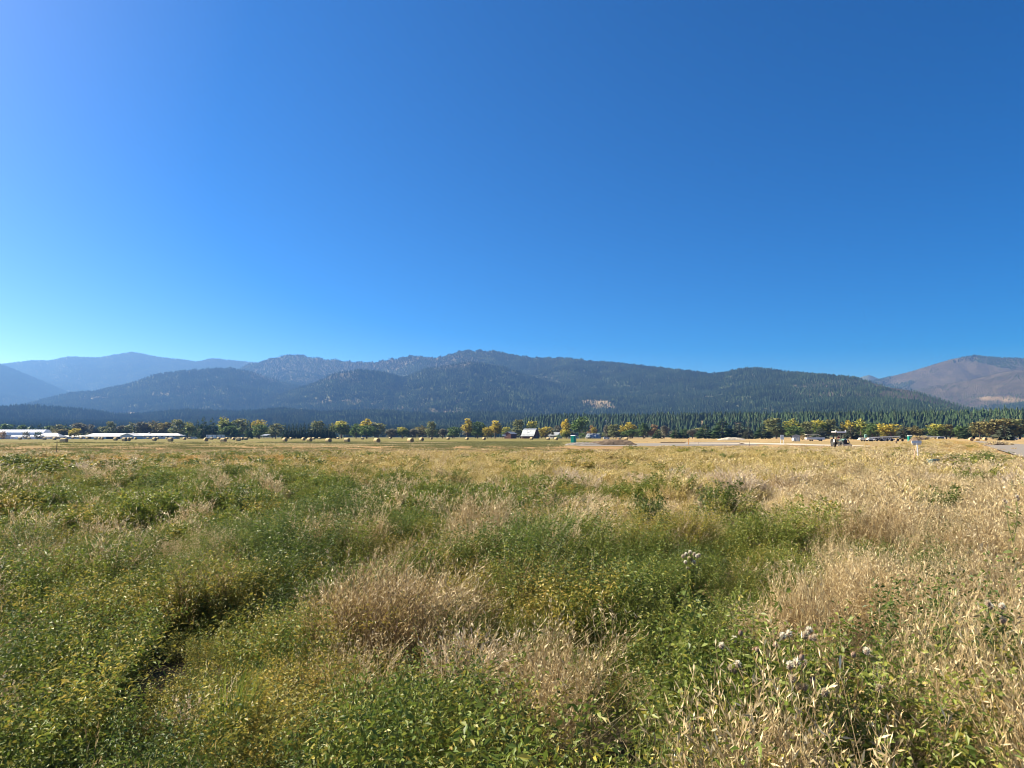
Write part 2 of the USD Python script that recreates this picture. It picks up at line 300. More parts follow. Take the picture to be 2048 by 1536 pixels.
def add_stems(b, pts, r0, r1, col):                              # pts: (n, k, 3)
    n, k, _ = pts.shape; t = np.arange(3) * 2 * PI / 3; rad = np.linspace(r0, r1, k)
    off = np.stack([np.cos(t), np.sin(t), 0 * t], -1)
    v = pts[:, :, None, :] + off[None, None] * rad[None, :, None, None]
    i, j, m = np.meshgrid(np.arange(n), np.arange(k - 1), np.arange(3), indexing='ij'); m2 = (m + 1) % 3; base = i * k * 3
    a, bq, c, d = base + j * 3 + m, base + j * 3 + m2, base + (j + 1) * 3 + m2, base + (j + 1) * 3 + m
    f = np.concatenate([np.stack([a, bq, c], -1).reshape(-1, 3), np.stack([a, c, d], -1).reshape(-1, 3)])
    b.add(v.reshape(-1, 3), f, col)
def pick(cols, n, rng, var=.2):
    cols = np.array(cols, float); c = cols[rng.integers(len(cols), size=n)]
    return c * rng.uniform(1 - var, 1 + var, (n, 1))
def curves(n, H, R, r0, lean, rng, k=5, bend=1.5):
    a = rng.uniform(0, 2 * PI, n); rb = r0 * np.sqrt(rng.uniform(0, 1, n)); base = np.stack([rb * np.cos(a), rb * np.sin(a), 0 * a], -1)
    a2 = a + rng.normal(0, .8, n); u = R * rng.uniform(.25, 1, n); h = H * rng.uniform(.6, 1.0, n)
    t = np.linspace(0, 1, k)[None, :, None]
    off = np.stack([u * np.cos(a2) + lean[0] * h, u * np.sin(a2) + lean[1] * h, 0 * u], -1)[:, None]
    up = np.array([0, 0, 1.0]) * h[:, None, None]
    return base[:, None] + off * t ** bend + up * (t - .12 * t * t)
def along(pts, i, t):
    k = pts.shape[1]; s = t * (k - 1); j = np.clip(s.astype(int), 0, k - 2); w = (s - j)[:, None]
    p = pts[i, j] * (1 - w) + pts[i, j + 1] * w; return p, unit(pts[i, j + 1] - pts[i, j])
def leafy(rng, H, R, nst, nleaf, L, W, cols, stem_col, r=.003, lean=(.08, 0), lo=.18):
    b = Bag(); c = curves(nst, H, R, R * .45, lean, rng)
    add_stems(b, c, r, r * .4, stem_col)
    i = rng.integers(nst, size=nleaf); t = lo + (1 - lo) * rng.uniform(0, 1, nleaf) ** .75; p, d = along(c, i, t)
    o = unit(rng.normal(size=(nleaf, 3)) * [1, 1, .55] + [0, 0, .25]); p = p + o * rng.uniform(0, .05, (nleaf, 1)) * H
    add_leaves(b, p, o, L * rng.uniform(.6, 1.3, nleaf), W * rng.uniform(.7, 1.2, nleaf), pick(cols, nleaf, rng), rng, .2)
    return b
def podded(rng, H, R, nst, npod, L, W, cols, stem_col, r=.003, lean=(.1, 0), nside=8):   # dead weed: stiff side shoots set with thin pods
    b = Bag(); c = curves(nst, H, R, R * .3, lean, rng, bend=1.2); add_stems(b, c, r, r * .4, stem_col)
    m = nst * nside; i = np.repeat(np.arange(nst), nside); t = rng.uniform(.3, .98, m); p, d = along(c, i, t)
    o = unit(rng.normal(size=(m, 3)) * [1, 1, .3] + d * .9 + [0, 0, .5]); ln = H * rng.uniform(.12, .32, m)[:, None]
    tt = np.linspace(0, 1, 3)[None, :, None]; side = p[:, None] + o[:, None] * ln[:, None] * tt + np.array([0, 0, .12]) * ln[:, None] * tt ** 2
    add_stems(b, side, r * .6, r * .3, stem_col)
    i = rng.integers(m, size=npod); p, d = along(side, i, rng.uniform(.1, 1, npod)); o = unit(rng.normal(size=(npod, 3)) * .6 + d + [0, 0, .3])
    add_leaves(b, p, o, L * rng.uniform(.6, 1.3, npod), W, pick(cols, npod, rng, .3), rng)
    return b
def tufted(rng, H, R, n, W, cols, lean=(.15, 0), head=0.0):        # grass: arching blades, some with seed heads
    b = Bag(); c = curves(n, H, R, R * .4, lean, rng, 5, 2.0); k = 5
    a = rng.uniform(0, PI, n); S = np.stack([np.cos(a), np.sin(a), 0 * a], -1)[:, None]; w = (W * np.array([.8, 1, .9, .6, .08]))[None, :, None] / 2
    v = np.stack([c - S * w, c + S * w], 2).reshape(n, -1, 3); f = []
    for j in range(k - 1): f += [[2 * j, 2 * j + 1, 2 * j + 3], [2 * j, 2 * j + 3, 2 * j + 2]]
    f = (np.arange(n)[:, None, None] * 2 * k + np.array(f)[None]).reshape(-1, 3)
    b.add(v.reshape(-1, 3), f, np.repeat(pick(cols, n, rng, .25), 2 * k, 0))
    m = int(n * head)
    if m:
        i = rng.integers(n, size=m * 14); p, d = along(c, i % m, rng.uniform(.72, 1, m * 14)); o = unit(rng.normal(size=(m * 14, 3)) * .35 + d)
        add_leaves(b, p, o, H * .06, W * 1.6, pick(cols, m * 14, rng, .3), rng)
    return b
GREEN = [(.125, .17, .026), (.165, .205, .034), (.095, .14, .026), (.2, .225, .042), (.28, .25, .045)]
DEEP = [(.075, .118, .022), (.1, .145, .026), (.062, .1, .022), (.14, .18, .034), (.18, .19, .045)]
YG = [(.24, .22, .04), (.33, .28, .05), (.15, .17, .04), (.4, .3, .07), (.11, .14, .032)]
TAN = [(.58, .47, .25), (.48, .38, .195), (.66, .56, .34), (.38, .285, .14)]
BROWN = [(.38, .28, .12), (.3, .215, .09), (.46, .35, .16), (.22, .155, .065)]
PALE = [(.58, .48, .33), (.5, .4, .26), (.64, .55, .42)]
GOLD = [(.56, .44, .17), (.48, .37, .13), (.62, .51, .26), (.36, .32, .09)]
ORANGE = [(.52, .36, .12), (.45, .3, .1), (.55, .41, .17)]
STEM_G, STEM_T, STEM_B = (.15, .16, .05), (.46, .34, .17), (.26, .17, .085)
SPECIES = ['green', 'deep', 'yg', 'tan', 'brown', 'pale', 'gold', 'orange', 'tuft', 'dtuft', 'straw']
def make_proto(sp, lod, v):
    g = np.random.default_rng(1000 + 37 * SPECIES.index(sp) + 7 * lod + v)
    k = (1.0, 2.0, 3.6)[lod]; q = (1.0, .34, .13)[lod]; th = (1, 1.5, 2.6)[lod]
    if sp in ('green', 'deep', 'yg'):
        cols = dict(green=GREEN, deep=DEEP, yg=YG)[sp]; cols = [cols[v % len(cols)]] * 5 + cols; H = dict(green=.78, deep=.92, yg=.75)[sp]
        return leafy(g, H, .34, int(30 * max(q, .3)), int(1900 * q), .027 * k, .0115 * k, cols, STEM_G, .002 * th, (.2, .02), .12)
    if sp in ('tan', 'brown'):
        return podded(g, dict(tan=.85, brown=.8)[sp], .3, int(17 * max(q, .35)), int(1050 * q), .034 * k ** .8, .0062 * k, TAN if sp == 'tan' else BROWN, STEM_T if sp == 'tan' else STEM_B, .0019 * th, (.14, .02))
    if sp in ('pale', 'gold', 'orange'):
        cols = dict(pale=PALE, gold=GOLD, orange=ORANGE)[sp]
        return tufted(g, dict(pale=.7, gold=.7, orange=.6)[sp], .3, int(190 * max(q, .2)), .006 * k, cols, (.12, 0), .35)
    if sp == 'tuft': return tufted(g, .55, .28, int(150 * max(q, .2)), .009 * k, GREEN[:3], (.15, 0))
    if sp == 'dtuft': return tufted(g, .6, .34, int(150 * max(q, .2)), .007 * k, TAN[:3] + PALE[:1], (.25, 0), .2)
    if sp == 'straw':
        b = Bag(); n = 12; c = curves(n, .62, .35, .6, ((.4, .7, .9)[v % 3], .1), g, 6, 1.3); add_stems(b, c, .0023 * th ** .5, .0012, (.6, .52, .3)); return b

# ------------------------------------------------------------------ trees
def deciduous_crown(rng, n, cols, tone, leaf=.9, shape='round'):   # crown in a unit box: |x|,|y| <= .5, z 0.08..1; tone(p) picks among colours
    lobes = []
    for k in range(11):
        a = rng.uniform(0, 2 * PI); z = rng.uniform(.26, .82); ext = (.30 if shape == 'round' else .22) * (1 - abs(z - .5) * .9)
        lobes.append((ext * math.cos(a), ext * math.sin(a), z, rng.uniform(.15, .25)))
    lobes.append((0, 0, .86, .15)); lobes.append((0, 0, .55, .28)); lobes = np.array(lobes)
    i = rng.integers(len(lobes), size=n); d = unit(rng.normal(size=(n, 3))); rad = lobes[i, 3] * rng.uniform(.55, 1.05, n)
    p = lobes[i, :3] + d * rad[:, None] * [1, 1, .85]
    p = p[p[:, 2] > .1]; n = len(p)
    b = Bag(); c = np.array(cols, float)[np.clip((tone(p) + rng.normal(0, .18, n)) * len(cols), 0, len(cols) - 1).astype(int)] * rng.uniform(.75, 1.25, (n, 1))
    D = unit(rng.normal(size=(n, 3)))
    return b, p, D, c
def tree_parts(rng, H, Wd, cols, tone, shape='round', n=640):
    b, p, D, c = deciduous_crown(rng, n, cols, tone, shape=shape); p = p * [Wd, Wd, H]
    add_leaves(b, p - D * .5, D, rng.uniform(.9, 1.7, len(p)) * (H / 15), rng.uniform(.7, 1.1, len(p)) * (H / 15), c, rng)
    t = [bar((0, 0, -.5), (0, 0, H * .5), H * .022, 7, H * .012)]
    for k in range(6):
        a = rng.uniform(0, 2 * PI); z0 = H * rng.uniform(.18, .45)
        t.append(bar((0, 0, z0), (math.cos(a) * Wd * .3, math.sin(a) * Wd * .3, z0 + H * rng.uniform(.18, .35)), H * .009, 5, H * .003))
    return b, join(*t)
def conifer_parts(rng, H, Wd, cols, tiers=15, per=26, open_=.12):
    b = Bag(); P, D, L, C = [], [], [], []
    for k in range(tiers):
        f = k / (tiers - 1); z = H * (.1 + .88 * f); R = Wd / 2 * (1 - f) ** .8 * rng.uniform(.8, 1.12) + .12; m = max(5, int(per * (1 - .75 * f)))
        a = rng.uniform(0, 2 * PI, m); rad = R * rng.uniform(.15, 1.0, m) ** .6
        P.append(np.stack([rad * .35 * np.cos(a), rad * .35 * np.sin(a), z + rng.normal(0, .02 * H, m)], -1))
        D.append(np.stack([np.cos(a), np.sin(a), -.28 + .5 * f + rng.normal(0, .12, m)], -1)); L.append(rad * .9 + .35); C.append(pick(cols, m, rng, .3))
    P, D, L, C = np.vstack(P), np.vstack(D), np.concatenate(L), np.vstack(C)
    add_leaves(b, P, D, L, .35 * L + .35, C, rng, .12)
    add_leaves(b, np.array([[0, 0, H * .9]] * 3), np.array([[.05, 0, 1.0], [-.05, .03, 1], [0, -.05, 1]]), H * .1, .5, cols[0], rng)
    return b, bar((0, 0, -.5), (0, 0, H * .93), H * .018, 6, .04)
CONIF = [(0.041, 0.073, 0.03), (0.051, 0.088, 0.033), (0.034, 0.062, 0.029), (0.068, 0.094, 0.037)]
GREYC = [(.07, .085, .055), (.055, .07, .05), (.09, .1, .065)]
def mini_tree(b, x, y, z, h, w, rng, sides, tiers, col, dead=False):
    t = np.arange(sides) * 2 * PI / sides + rng.uniform(0, 6)
    if dead:
        b.add([(x - .3, y, z), (x + .3, y, z), (x, y, z + h * .8)], [[0, 1, 2]], (.16, .13, .1)); return
    jx = rng.normal(0, .06 * w, (tiers, 2))
    for k in range(tiers):
        u = k / tiers; f0 = .12 + .8 * u; f1 = min(1.0, f0 + 1.9 * .8 / tiers + .04); R = w / 2 * (1 - u ** 1.7) ** .9 * (.72 + .28 * min(1, 3 * u + .4)) * rng.uniform(.75, 1.2)
        rj = R * rng.uniform(.55, 1.3, sides); ring = np.stack([x + jx[k, 0] + rj * np.cos(t), y + jx[k, 1] + rj * np.sin(t), z + h * f0 + rng.normal(0, .035 * h, sides)], -1)
        v = np.vstack([ring, [[x + jx[k, 0] * .6, y + jx[k, 1] * .6, z + h * f1]]]); i = np.arange(sides); b.add(v, np.stack([i, (i + 1) % sides, np.full(sides, sides)], 1), np.asarray(col) * rng.uniform(.75, 1.25))

def instancer(name, protos, pos, idx, yaw, scale, label, cat):   # protos: [(mesh, colours, material)]
    path = '/World/' + numbered(name); pi = UsdGeom.PointInstancer.Define(stage, path); targets = []
    UsdGeom.Scope.Define(stage, path + '/kinds')
    for n, (m, c, mat) in enumerate(protos):
        p = f'{path}/kinds/kind_{n:03d}'; UsdGeom.Xform.Define(stage, p); mesh_at(p + '/plant', m, mat, False, c); targets.append(p)
    pi.CreatePrototypesRel().SetTargets(targets)
    pi.CreatePositionsAttr(Vt.Vec3fArray.FromNumpy(np.asarray(pos, np.float32))); pi.CreateProtoIndicesAttr(Vt.IntArray.FromNumpy(np.asarray(idx, np.int32)))
    yaw = np.asarray(yaw, float)
    pi.CreateOrientationsAttr(Vt.QuathArray([Gf.Quath(float(c), 0, 0, float(s)) for c, s in zip(np.cos(yaw / 2), np.sin(yaw / 2))]))
    s = np.asarray(scale, np.float32); s = np.repeat(s[:, None], 3, 1) if s.ndim == 1 else s
    pi.CreateScalesAttr(Vt.Vec3fArray.FromNumpy(np.ascontiguousarray(s)))
    return props(pi.GetPrim(), label, cat, None, 'stuff')

# ------------------------------------------------------------------ forest on the hills: stands of trees planted on slopes
rng = np.random.default_rng(5)
def hz_at(a, r):
    fi = (a - haz[0]) / (haz[1] - haz[0]); i = np.clip(fi.astype(int), 0, W - 2); u = fi - i
    j = np.clip(np.searchsorted(hr, r) - 1, 0, len(hr) - 2); v = (r - hr[j]) / (hr[j + 1] - hr[j])
    g = lambda G: (G[j, i] * (1 - u) + G[j, i + 1] * u) * (1 - v) + (G[j + 1, i] * (1 - u) + G[j + 1, i + 1] * u) * v
    return g(HZ), RUNMAX[np.maximum(j - 1, 0), i]
SLOPES, STANDS = (0.0, .16, .32, .5), (34, 15, 6)
protos = []
for near in (0, 1):
    for s in SLOPES:
        for d, nt in enumerate(STANDS):
            b = Bag(); S = 30.0; nt = int(nt * .42)
            for k in range(nt):
                x, y = rng.uniform(-S / 2, S / 2, 2); h = (rng.uniform(9, 27) if near else rng.uniform(13, 24)) * (.8 if d == 2 else 1)
                dead = d == 2 and rng.uniform() < .45
                mini_tree(b, x, y, s * y - 1.5, h, h * rng.uniform(.26, .38), rng, 6 if near else 4, 4 if near else 2, CONIF[rng.integers(4)], dead)
            protos.append((*b.out(), M['needle']))
def stands(name, r0, r1, S, near, label, azlim=None, skip=None):
    pts = []
    for r in np.arange(r0, r1, S):
        a = np.arange(-.74, .74, S / r); pts.append(np.stack([a + rng.uniform(-.5, .5, len(a)) * S / r, np.full(len(a), r) + rng.uniform(-.5, .5, len(a)) * S], -1))
    p = np.vstack(pts); a, r = p.T; z, rm = hz_at(a, r)
    vis = np.arctan2(z + 28 - EYE, r) > rm - .0015
    a, r, z = a[vis], r[vis], z[vis]; x, y = r * np.sin(a), r * np.cos(a); px, py = pix(np.stack([x, y, z + 8], -1))
    cl, bu = cover(px, py, x, y, r); n = N2(x, y, 220, 51, 3); u = rng.uniform(0, 1, len(a))
    dens = (1 - .88 * cl) * (1 - np.where(px > 1720, .78, .66) * bu) * (.6 + .85 * n)
    d = np.where(dens > .62, 0, np.where(dens > .36, 1, 2)); keep = u < np.where(dens < .12, .22, np.where(dens < .36, .8, 1.0))
    if skip is not None: keep &= ~skip(x, y, px, r)
    zx, _ = hz_at(a, r + 20); zy, _ = hz_at(a + 20 / r, r); gr, ga = (zx - z) / 20, (zy - z) / 20
    gx, gy = gr * np.sin(a) + ga * np.cos(a), gr * np.cos(a) - ga * np.sin(a); sl = np.hypot(gx, gy); yaw = np.arctan2(-gx, gy)
    s = np.where(gr < .06, 0, np.argmin(np.abs(sl[:, None] - np.array(SLOPES)), 1))
    idx = near * 12 + s * 3 + d; k = keep
    instancer(name, protos, np.stack([x, y, z], -1)[k], idx[k], yaw[k], rng.uniform(.85, 1.1, len(x))[k], label, 'forest')
    return k.sum()
nf = stands('hill_forest', 2700, 11800, 27, 0, 'dense dark conifer forest covering the far hillsides')
nn = stands('bench_forest', 1515, 2700, 25, 1, 'dark conifer forest behind the first belt of pines')

MARKS = [(10, 'the orange bush'), (60, 'the arched greenhouse'), (102, 'the hip roofed white shed'), (148, 'the small yellow tree'), (222, 'the cream barn'), (264, 'the grey gable'), (310, 'the long white roof'), (375, 'the end of the long white roof'), (430, 'the white trailers'), (517, 'the yellow tree by the tin roof'),
    (600, 'the row of close pines'), (657, 'the big bale by the pine row'), (734, 'the golden topped cottonwood'), (821, 'the big bale at the thicket'), (866, 'the dark willow'), (934, 'the tall golden tree'), (990, 'the broad golden tree'), (1020, 'the dark red shed'), (1061, 'the gambrel barn'), (1110, 'the grey walled house'),
    (1147, 'the teal toilet'), (1187, 'the lean-to shed'), (1222, 'the soil mound'), (1258, 'the flat topped yellow tree'), (1306, 'the rusty orange tree'), (1352, 'the layered conifer'), (1411, 'the first big pine'), (1445, 'the biggest bushy pine'), (1497, 'the lone grey spruce'), (1525, 'the low dark pine'), (1564, 'the sign board'), (1592, 'the white farm shed'),
    (1624, 'the boat'), (1680, 'the tractor'), (1702, 'the spiky spruce'), (1731, 'the green tank'), (1782, 'the low golden tree'), (1819, 'the second green toilet'), (1842, 'the weedy dirt pile'), (1882, 'the white pickup'), (1917, 'the dark thicket tree'), (1955, 'the verge bales'), (2008, 'the roadside spruce'), (2045, 'the end of the road')]
# single pines of the first belt, along the edge of the bench
PINE_PROTOS = []
for v in range(4):
    g = np.random.default_rng(70 + v); H = (20, 17, 22, 18)[v]
    if v == 0 or True:
        t = thing('pine_tree', 'dark green pine in the long belt of conifers along the wooded bench', 'pine tree', (0, 0, 0), 0, (1, 1, 1), 'pines of the belt along the bench')
        b = Bag(); mini_tree(b, 0, 0, 0, H, H * (.33, .38, .3, .36)[v], g, 8, 7, CONIF[v]); mm, cc = b.out()
        part('crown', mm, M['needle'], t, False, cc); part('trunk', bar((0, 0, -1), (0, 0, H * .5), .3, 5, .15), M['bark'], t); PINE_PROTOS.append(t)
g = np.random.default_rng(8); k = 0
while k < 276:
    px_ = g.uniform(-20, 2068); D = g.uniform(1505, 1640) if px_ > 980 else g.uniform(1900, 2400)
    if px_ < 980 and g.uniform() > .55: continue
    a = az_of(px_); x, y = D * math.sin(a), D * math.cos(a); z = float(hz_at(np.array([a]), np.array([D]))[0][0])
    s = g.choice([g.uniform(.45, .8), g.uniform(.7, 1.1), g.uniform(1.0, 1.4)]); loc = (x, y, z - .6); src = PINE_PROTOS[k % 4]
    mark = min(MARKS, key=lambda m: abs(m[0] - px_))[1]; size = 'stunted' if s < .72 else ('tall' if s > 1.08 else 'middling'); crown = ('narrow', 'bushy', 'pointed', 'full')[k % 4]
    lab = f'{size} {crown} dark pine of the wooded bench, above {mark}'; grp = f'{size} {crown} bench pines above {mark}'
    if k < 4: place2(UsdGeom.Xform(src), loc, g.uniform(0, 6), (s, s, s)); props(src, lab, 'pine tree', grp)
    else: dup(src, lab, loc, g.uniform(0, 6), (s, s, s), grp)
    k += 1

# ------------------------------------------------------------------ trees along the far side of the field
C_GREEN = [(0.082, 0.138, 0.041), (0.106, 0.17, 0.049), (0.138, 0.203, 0.055)]
C_OLIVE = [(0.138, 0.162, 0.065), (0.179, 0.194, 0.073), (0.227, 0.218, 0.082)]
C_YG = [(0.112, 0.168, 0.041), (0.211, 0.239, 0.049), (0.379, 0.349, 0.063), (0.504, 0.42, 0.069)]
C_YELLOW = [(.2, .19, .04), (.38, .32, .05), (.5, .41, .065), (.56, .44, .075)]
C_BROWN = [(.14, .135, .05), (.19, .17, .062), (.24, .2, .075)]
C_GREY = [(0.132, 0.138, 0.09), (0.168, 0.168, 0.12), (0.204, 0.186, 0.144)]
C_ORANGE = [(.2, .14, .07), (.28, .19, .09), (.34, .23, .11)]
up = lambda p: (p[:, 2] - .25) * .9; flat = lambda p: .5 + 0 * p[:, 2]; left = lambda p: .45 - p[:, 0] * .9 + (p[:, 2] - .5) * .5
KINDS = {  # kind: colours, tone, shape, words
    'green': (C_GREEN, flat, 'round'), 'olive': (C_OLIVE, up, 'round'), 'yg': (C_YG, up, 'round'), 'yellow': (C_YELLOW, up, 'round'), 'brown': (C_BROWN, up, 'round'),
    'grey': (C_GREY, flat, 'tall'), 'orange': (C_ORANGE, up, 'round'), 'tall': (C_GREEN, flat, 'tall'), 'ytall': (C_YELLOW, left, 'tall'), 'ygtall': (C_YG, up, 'tall'),
    'conifer': (CONIF, None, None), 'spruce': (GREYC, None, None)}
NAME = dict(green='leafy_tree', olive='leafy_tree', yg='leafy_tree', yellow='yellow_tree', brown='brown_tree', grey='grey_tree', orange='orange_tree', tall='poplar_tree', ytall='yellow_tree', ygtall='poplar_tree', conifer='conifer_tree', spruce='spruce_tree')
tree_src = {}
def tree(px_, top, wpx, kind, label, D=660, base=None):
    g = np.random.default_rng(int(px_ * 7 + top)); v = int(g.integers(3)); key = (kind, v)
    b = at_dist(px_, 877, D); a0 = at_dist(px_, top, D)[2]; H = max(a0, 1.5); Wd = wpx * D / F_PX
    loc = (b[0], b[1], 0.0); rz = g.uniform(-.5, .5)
    if key not in tree_src:
        cols, tone, shape = KINDS[kind]; gg = np.random.default_rng(300 + 10 * list(KINDS).index(kind) + v)
        t = thing(NAME[kind], label, 'tree', loc, rz, (Wd / 10, Wd / 10, H / 15), 'trees along the far edge of the field')
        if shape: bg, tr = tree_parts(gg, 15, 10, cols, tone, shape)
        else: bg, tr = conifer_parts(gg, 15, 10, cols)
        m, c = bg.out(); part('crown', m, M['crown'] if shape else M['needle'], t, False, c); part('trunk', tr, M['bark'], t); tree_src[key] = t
    else: dup(tree_src[key], label, loc, rz, (Wd / 10, Wd / 10, H / 15))
TREES = [  # x, top y, width, kind, words after the kind words
    (8, 847, 24, 'tall', 'dark leafy tree behind the arched white greenhouse at its far end', 760), (27, 849, 18, 'conifer', 'dark conifer behind the far end of the arched greenhouse', 770), (45, 848, 20, 'tall', 'dark slim tree behind the ribbed side of the greenhouse', 760),
    (62, 849, 17, 'conifer', 'pointed dark conifer behind the middle of the greenhouse', 770), (80, 847, 20, 'conifer', 'tallest dark conifer behind the near end of the greenhouse', 760), (97, 850, 22, 'tall', 'dark tree above the gap between greenhouse and white shed', 770),
    (115, 848, 20, 'olive', 'olive topped dark tree behind the white shed', 760), (132, 848, 18, 'conifer', 'dark conifer just before the small yellow tree', 750), (122, 858, 26, 'brown', 'low brownish tree under the conifers by the white shed', 745),
    (148, 855.5, 17, 'yellow', 'small round bright yellow tree above the low white shed', 640), (158, 845, 30, 'grey', 'grey green cottonwood behind the small yellow tree', 740), (182, 848, 22, 'grey', 'pale grey green tree over the end of the cream barn', 750),
    (207, 853, 22, 'olive', 'low olive tree behind the cream barn roof', 750), (222, 842, 18, 'olive', 'pointed olive tree above the cream barn roof', 740), (243, 850, 24, 'grey', 'grey green tree behind the barn gable', 745), (262, 844, 24, 'olive', 'round olive tree right behind the barn gable', 740),
    (283, 843, 26, 'grey', 'soft grey tree behind the long white roof', 735), (308, 841, 30, 'brown', 'brownish round cottonwood behind the long white roof', 740), (330, 844, 24, 'brown', 'brown tinged tree towards the end of the long roof', 730), (357, 838, 28, 'olive', 'tall olive cottonwood past the end of the long roof', 710),
    (378, 843, 24, 'yg', 'yellow green tree beside the tall dark conifer pair', 690), (394, 839, 12, 'conifer', 'slender dark conifer before the tall conifer pair', 670), (407, 832.5, 20, 'conifer', 'tallest dark conifer behind the white parked trailer', 660), (424, 835, 22, 'conifer', 'broad dark conifer behind the white parked trailer', 665),
    (447, 833, 38, 'yg', 'big yellow topped cottonwood between dark conifers', 690), (478, 836, 32, 'olive', 'olive cottonwood beside the yellow topped one', 700), (462, 850, 36, 'tall', 'dark leafy tree in front of the yellow topped cottonwood', 660), (498, 842, 14, 'conifer', 'narrow dark conifer column before a yellow tree', 650),
    (517, 839, 28, 'yellow', 'yellow crowned tree behind the narrow conifer', 690), (519, 848, 26, 'green', 'dark green tree below the yellow crown by the tin roof', 655), (551, 846, 24, 'olive', 'olive tree at the start of the pine row', 670),
    (640, 841, 34, 'olive', 'olive cottonwood rising behind the pine row', 720), (683, 840, 42, 'yg', 'wide yellow olive cottonwood behind the pine row', 715), (712, 846, 26, 'green', 'dark green tree at the end of the pine row', 670), (734, 836.5, 27, 'yellow', 'tall cottonwood with golden top past the pine row', 690), (733, 850, 30, 'green', 'dark green tree beneath the golden top', 660), (756, 845, 26, 'olive', 'olive tree beside the golden top', 690),
    (783, 857, 26, 'grey', 'low grey bush like tree behind the hay bales', 700), (805, 853, 26, 'yg', 'low fresh green tree above a pair of bales', 705), (826, 857, 24, 'grey', 'low grey thicket tree before the dark willow', 700), (845, 851, 28, 'brown', 'bare brownish tree before the dark willow', 710), (865, 842, 23, 'olive', 'tall dark olive willow alone before the yellow pair', 680), (885, 857, 26, 'grey', 'low grey green tree after the dark willow', 700), (908, 853, 24, 'green', 'low green tree just before the tall yellow tree', 690),
    (934, 835.5, 24, 'ytall', 'tall golden tree, taller of the pair by the sheds', 660), (955, 842, 26, 'green', 'green half tree leaning against the tall golden one', 665), (968, 853, 14, 'olive', 'small olive tree between the two golden trees', 670), (990, 840, 30, 'ytall', 'broad golden tree just before the dark red shed', 655), (975, 853, 18, 'yellow', 'small yellow tree at the foot of the broad golden one', 650), (1013, 853, 18, 'yg', 'small yellow green tree behind the dark red shed', 690),
    (1041, 838.5, 30, 'olive', 'tall olive tree behind the barn roof end', 700), (1064, 841, 24, 'yg', 'yellow green tree directly behind the barn ridge', 705), (1092, 853, 26, 'yellow', 'rounded orange yellow tree beside the barn gable', 680), (1116, 850, 26, 'grey', 'dim grey green tree behind the grey roofed house', 740), (1133, 837, 24, 'ytall', 'golden tree beside the round green tree', 670), (1160, 832.5, 32, 'green', 'large round bright green tree behind the white house', 655), (1130, 860, 20, 'yg', 'small yellow green tree next to the white house', 660),
    (1183, 850, 18, 'orange', 'dull orange tree behind the pale lean-to shed', 700), (1188, 853, 9, 'yellow', 'tiny yellow tree above the pale lean-to shed', 690), (1213, 849, 16, 'grey', 'bare grey tree standing past the lean-to shed', 690), (1232, 848, 30, 'olive', 'olive tree before the flat topped yellow tree', 680), (1258, 843.5, 32, 'yellow', 'flat topped yellow tree above the mound of soil', 670), (1262, 858, 34, 'green', 'dark green tree under the flat topped yellow one', 650), (1287, 845, 22, 'tall', 'upright grey green poplar after the yellow tree', 690), (1306, 848, 20, 'orange', 'rusty orange tree beside a dark conifer', 690), (1314, 860, 16, 'conifer', 'small dark conifer at the foot of the rusty tree', 640),
    (1329, 850, 20, 'grey', 'grey olive tree between two small conifers', 680), (1352, 855, 20, 'conifer', 'dark layered conifer over the orange stake', 640), (1368, 857, 18, 'conifer', 'dark pointed conifer next to the layered one', 645), (1385, 858, 24, 'grey', 'low grey tree between conifers', 680), (1411, 848, 34, 'conifer', 'wide dark pine, first of the big pines', 640), (1445, 838, 42, 'conifer', 'biggest bushy dark pine of the field edge', 635), (1479, 843, 34, 'spruce', 'grey green pine beside the biggest pine', 645), (1497, 850, 18, 'spruce', 'thin grey spruce standing alone behind the gravel', 600), (1525, 849, 30, 'conifer', 'dark low pine just before the sign board', 630),
    (1553, 835, 42, 'olive', 'rounded yellow olive tree behind the sign board', 690), (1586, 837, 34, 'yg', 'yellow green cottonwood above the white shed', 695), (1588, 852, 30, 'green', 'dark green tree close behind the white shed', 660), (1613, 842, 26, 'olive', 'olive tree above the gap beside the white shed', 690), (1640, 838, 32, 'yg', 'light green cottonwood behind the parked boat', 690), (1640, 855, 30, 'spruce', 'grey green tree right behind the parked boat', 640), (1667, 838, 30, 'olive', 'dark olive cottonwood over the tractor', 690),
    (1697, 839, 22, 'yellow', 'yellow flecked cottonwood above the spruce', 695), (1702, 851, 31, 'spruce', 'spiky spruce standing beside the tractor', 520), (1722, 837, 30, 'yg', 'tall cottonwood with yellow crest past the tractor', 690), (1745, 845, 30, 'green', 'dark green tree behind the green tank', 680), (1760, 846, 22, 'yellow', 'dark yellow tree behind the irrigation pipe', 690), (1782, 847.5, 36, 'yellow', 'low round golden tree over the irrigation pipe', 640), (1808, 848, 23, 'spruce', 'grey green spruce behind the green toilet by the dirt pile', 560), (1831, 851, 26, 'brown', 'brown yellow tree behind the weedy dirt pile', 640),
    (1870, 847, 34, 'yg', 'round green tree behind the white pickup', 650), (1893, 848, 24, 'brown', 'brown tree next to the round green tree', 660), (1917, 851, 24, 'tall', 'dark thicket tree between the pickup and the bales', 690), (1938, 850, 26, 'conifer', 'dark conifer above the round bales by the road', 680), (1960, 842, 28, 'brown', 'half bare brown tree above the round bales', 670), (1986, 842, 30, 'brown', 'olive brown tree at the roadside bend', 640), (2008, 836, 40, 'brown', 'large olive brown tree behind the roadside spruce', 640), (2040, 837, 40, 'olive', 'large olive tree at the edge of the roadside grove', 645), (2010, 845, 30, 'spruce', 'grey roadside spruce in front of the brown grove', 420), (2075, 840, 40, 'brown', 'brown tree behind the end of the road', 650)]
for x, top, w, kind, lab, D in TREES: tree(x, top, w * 1.3, kind, lab, D)
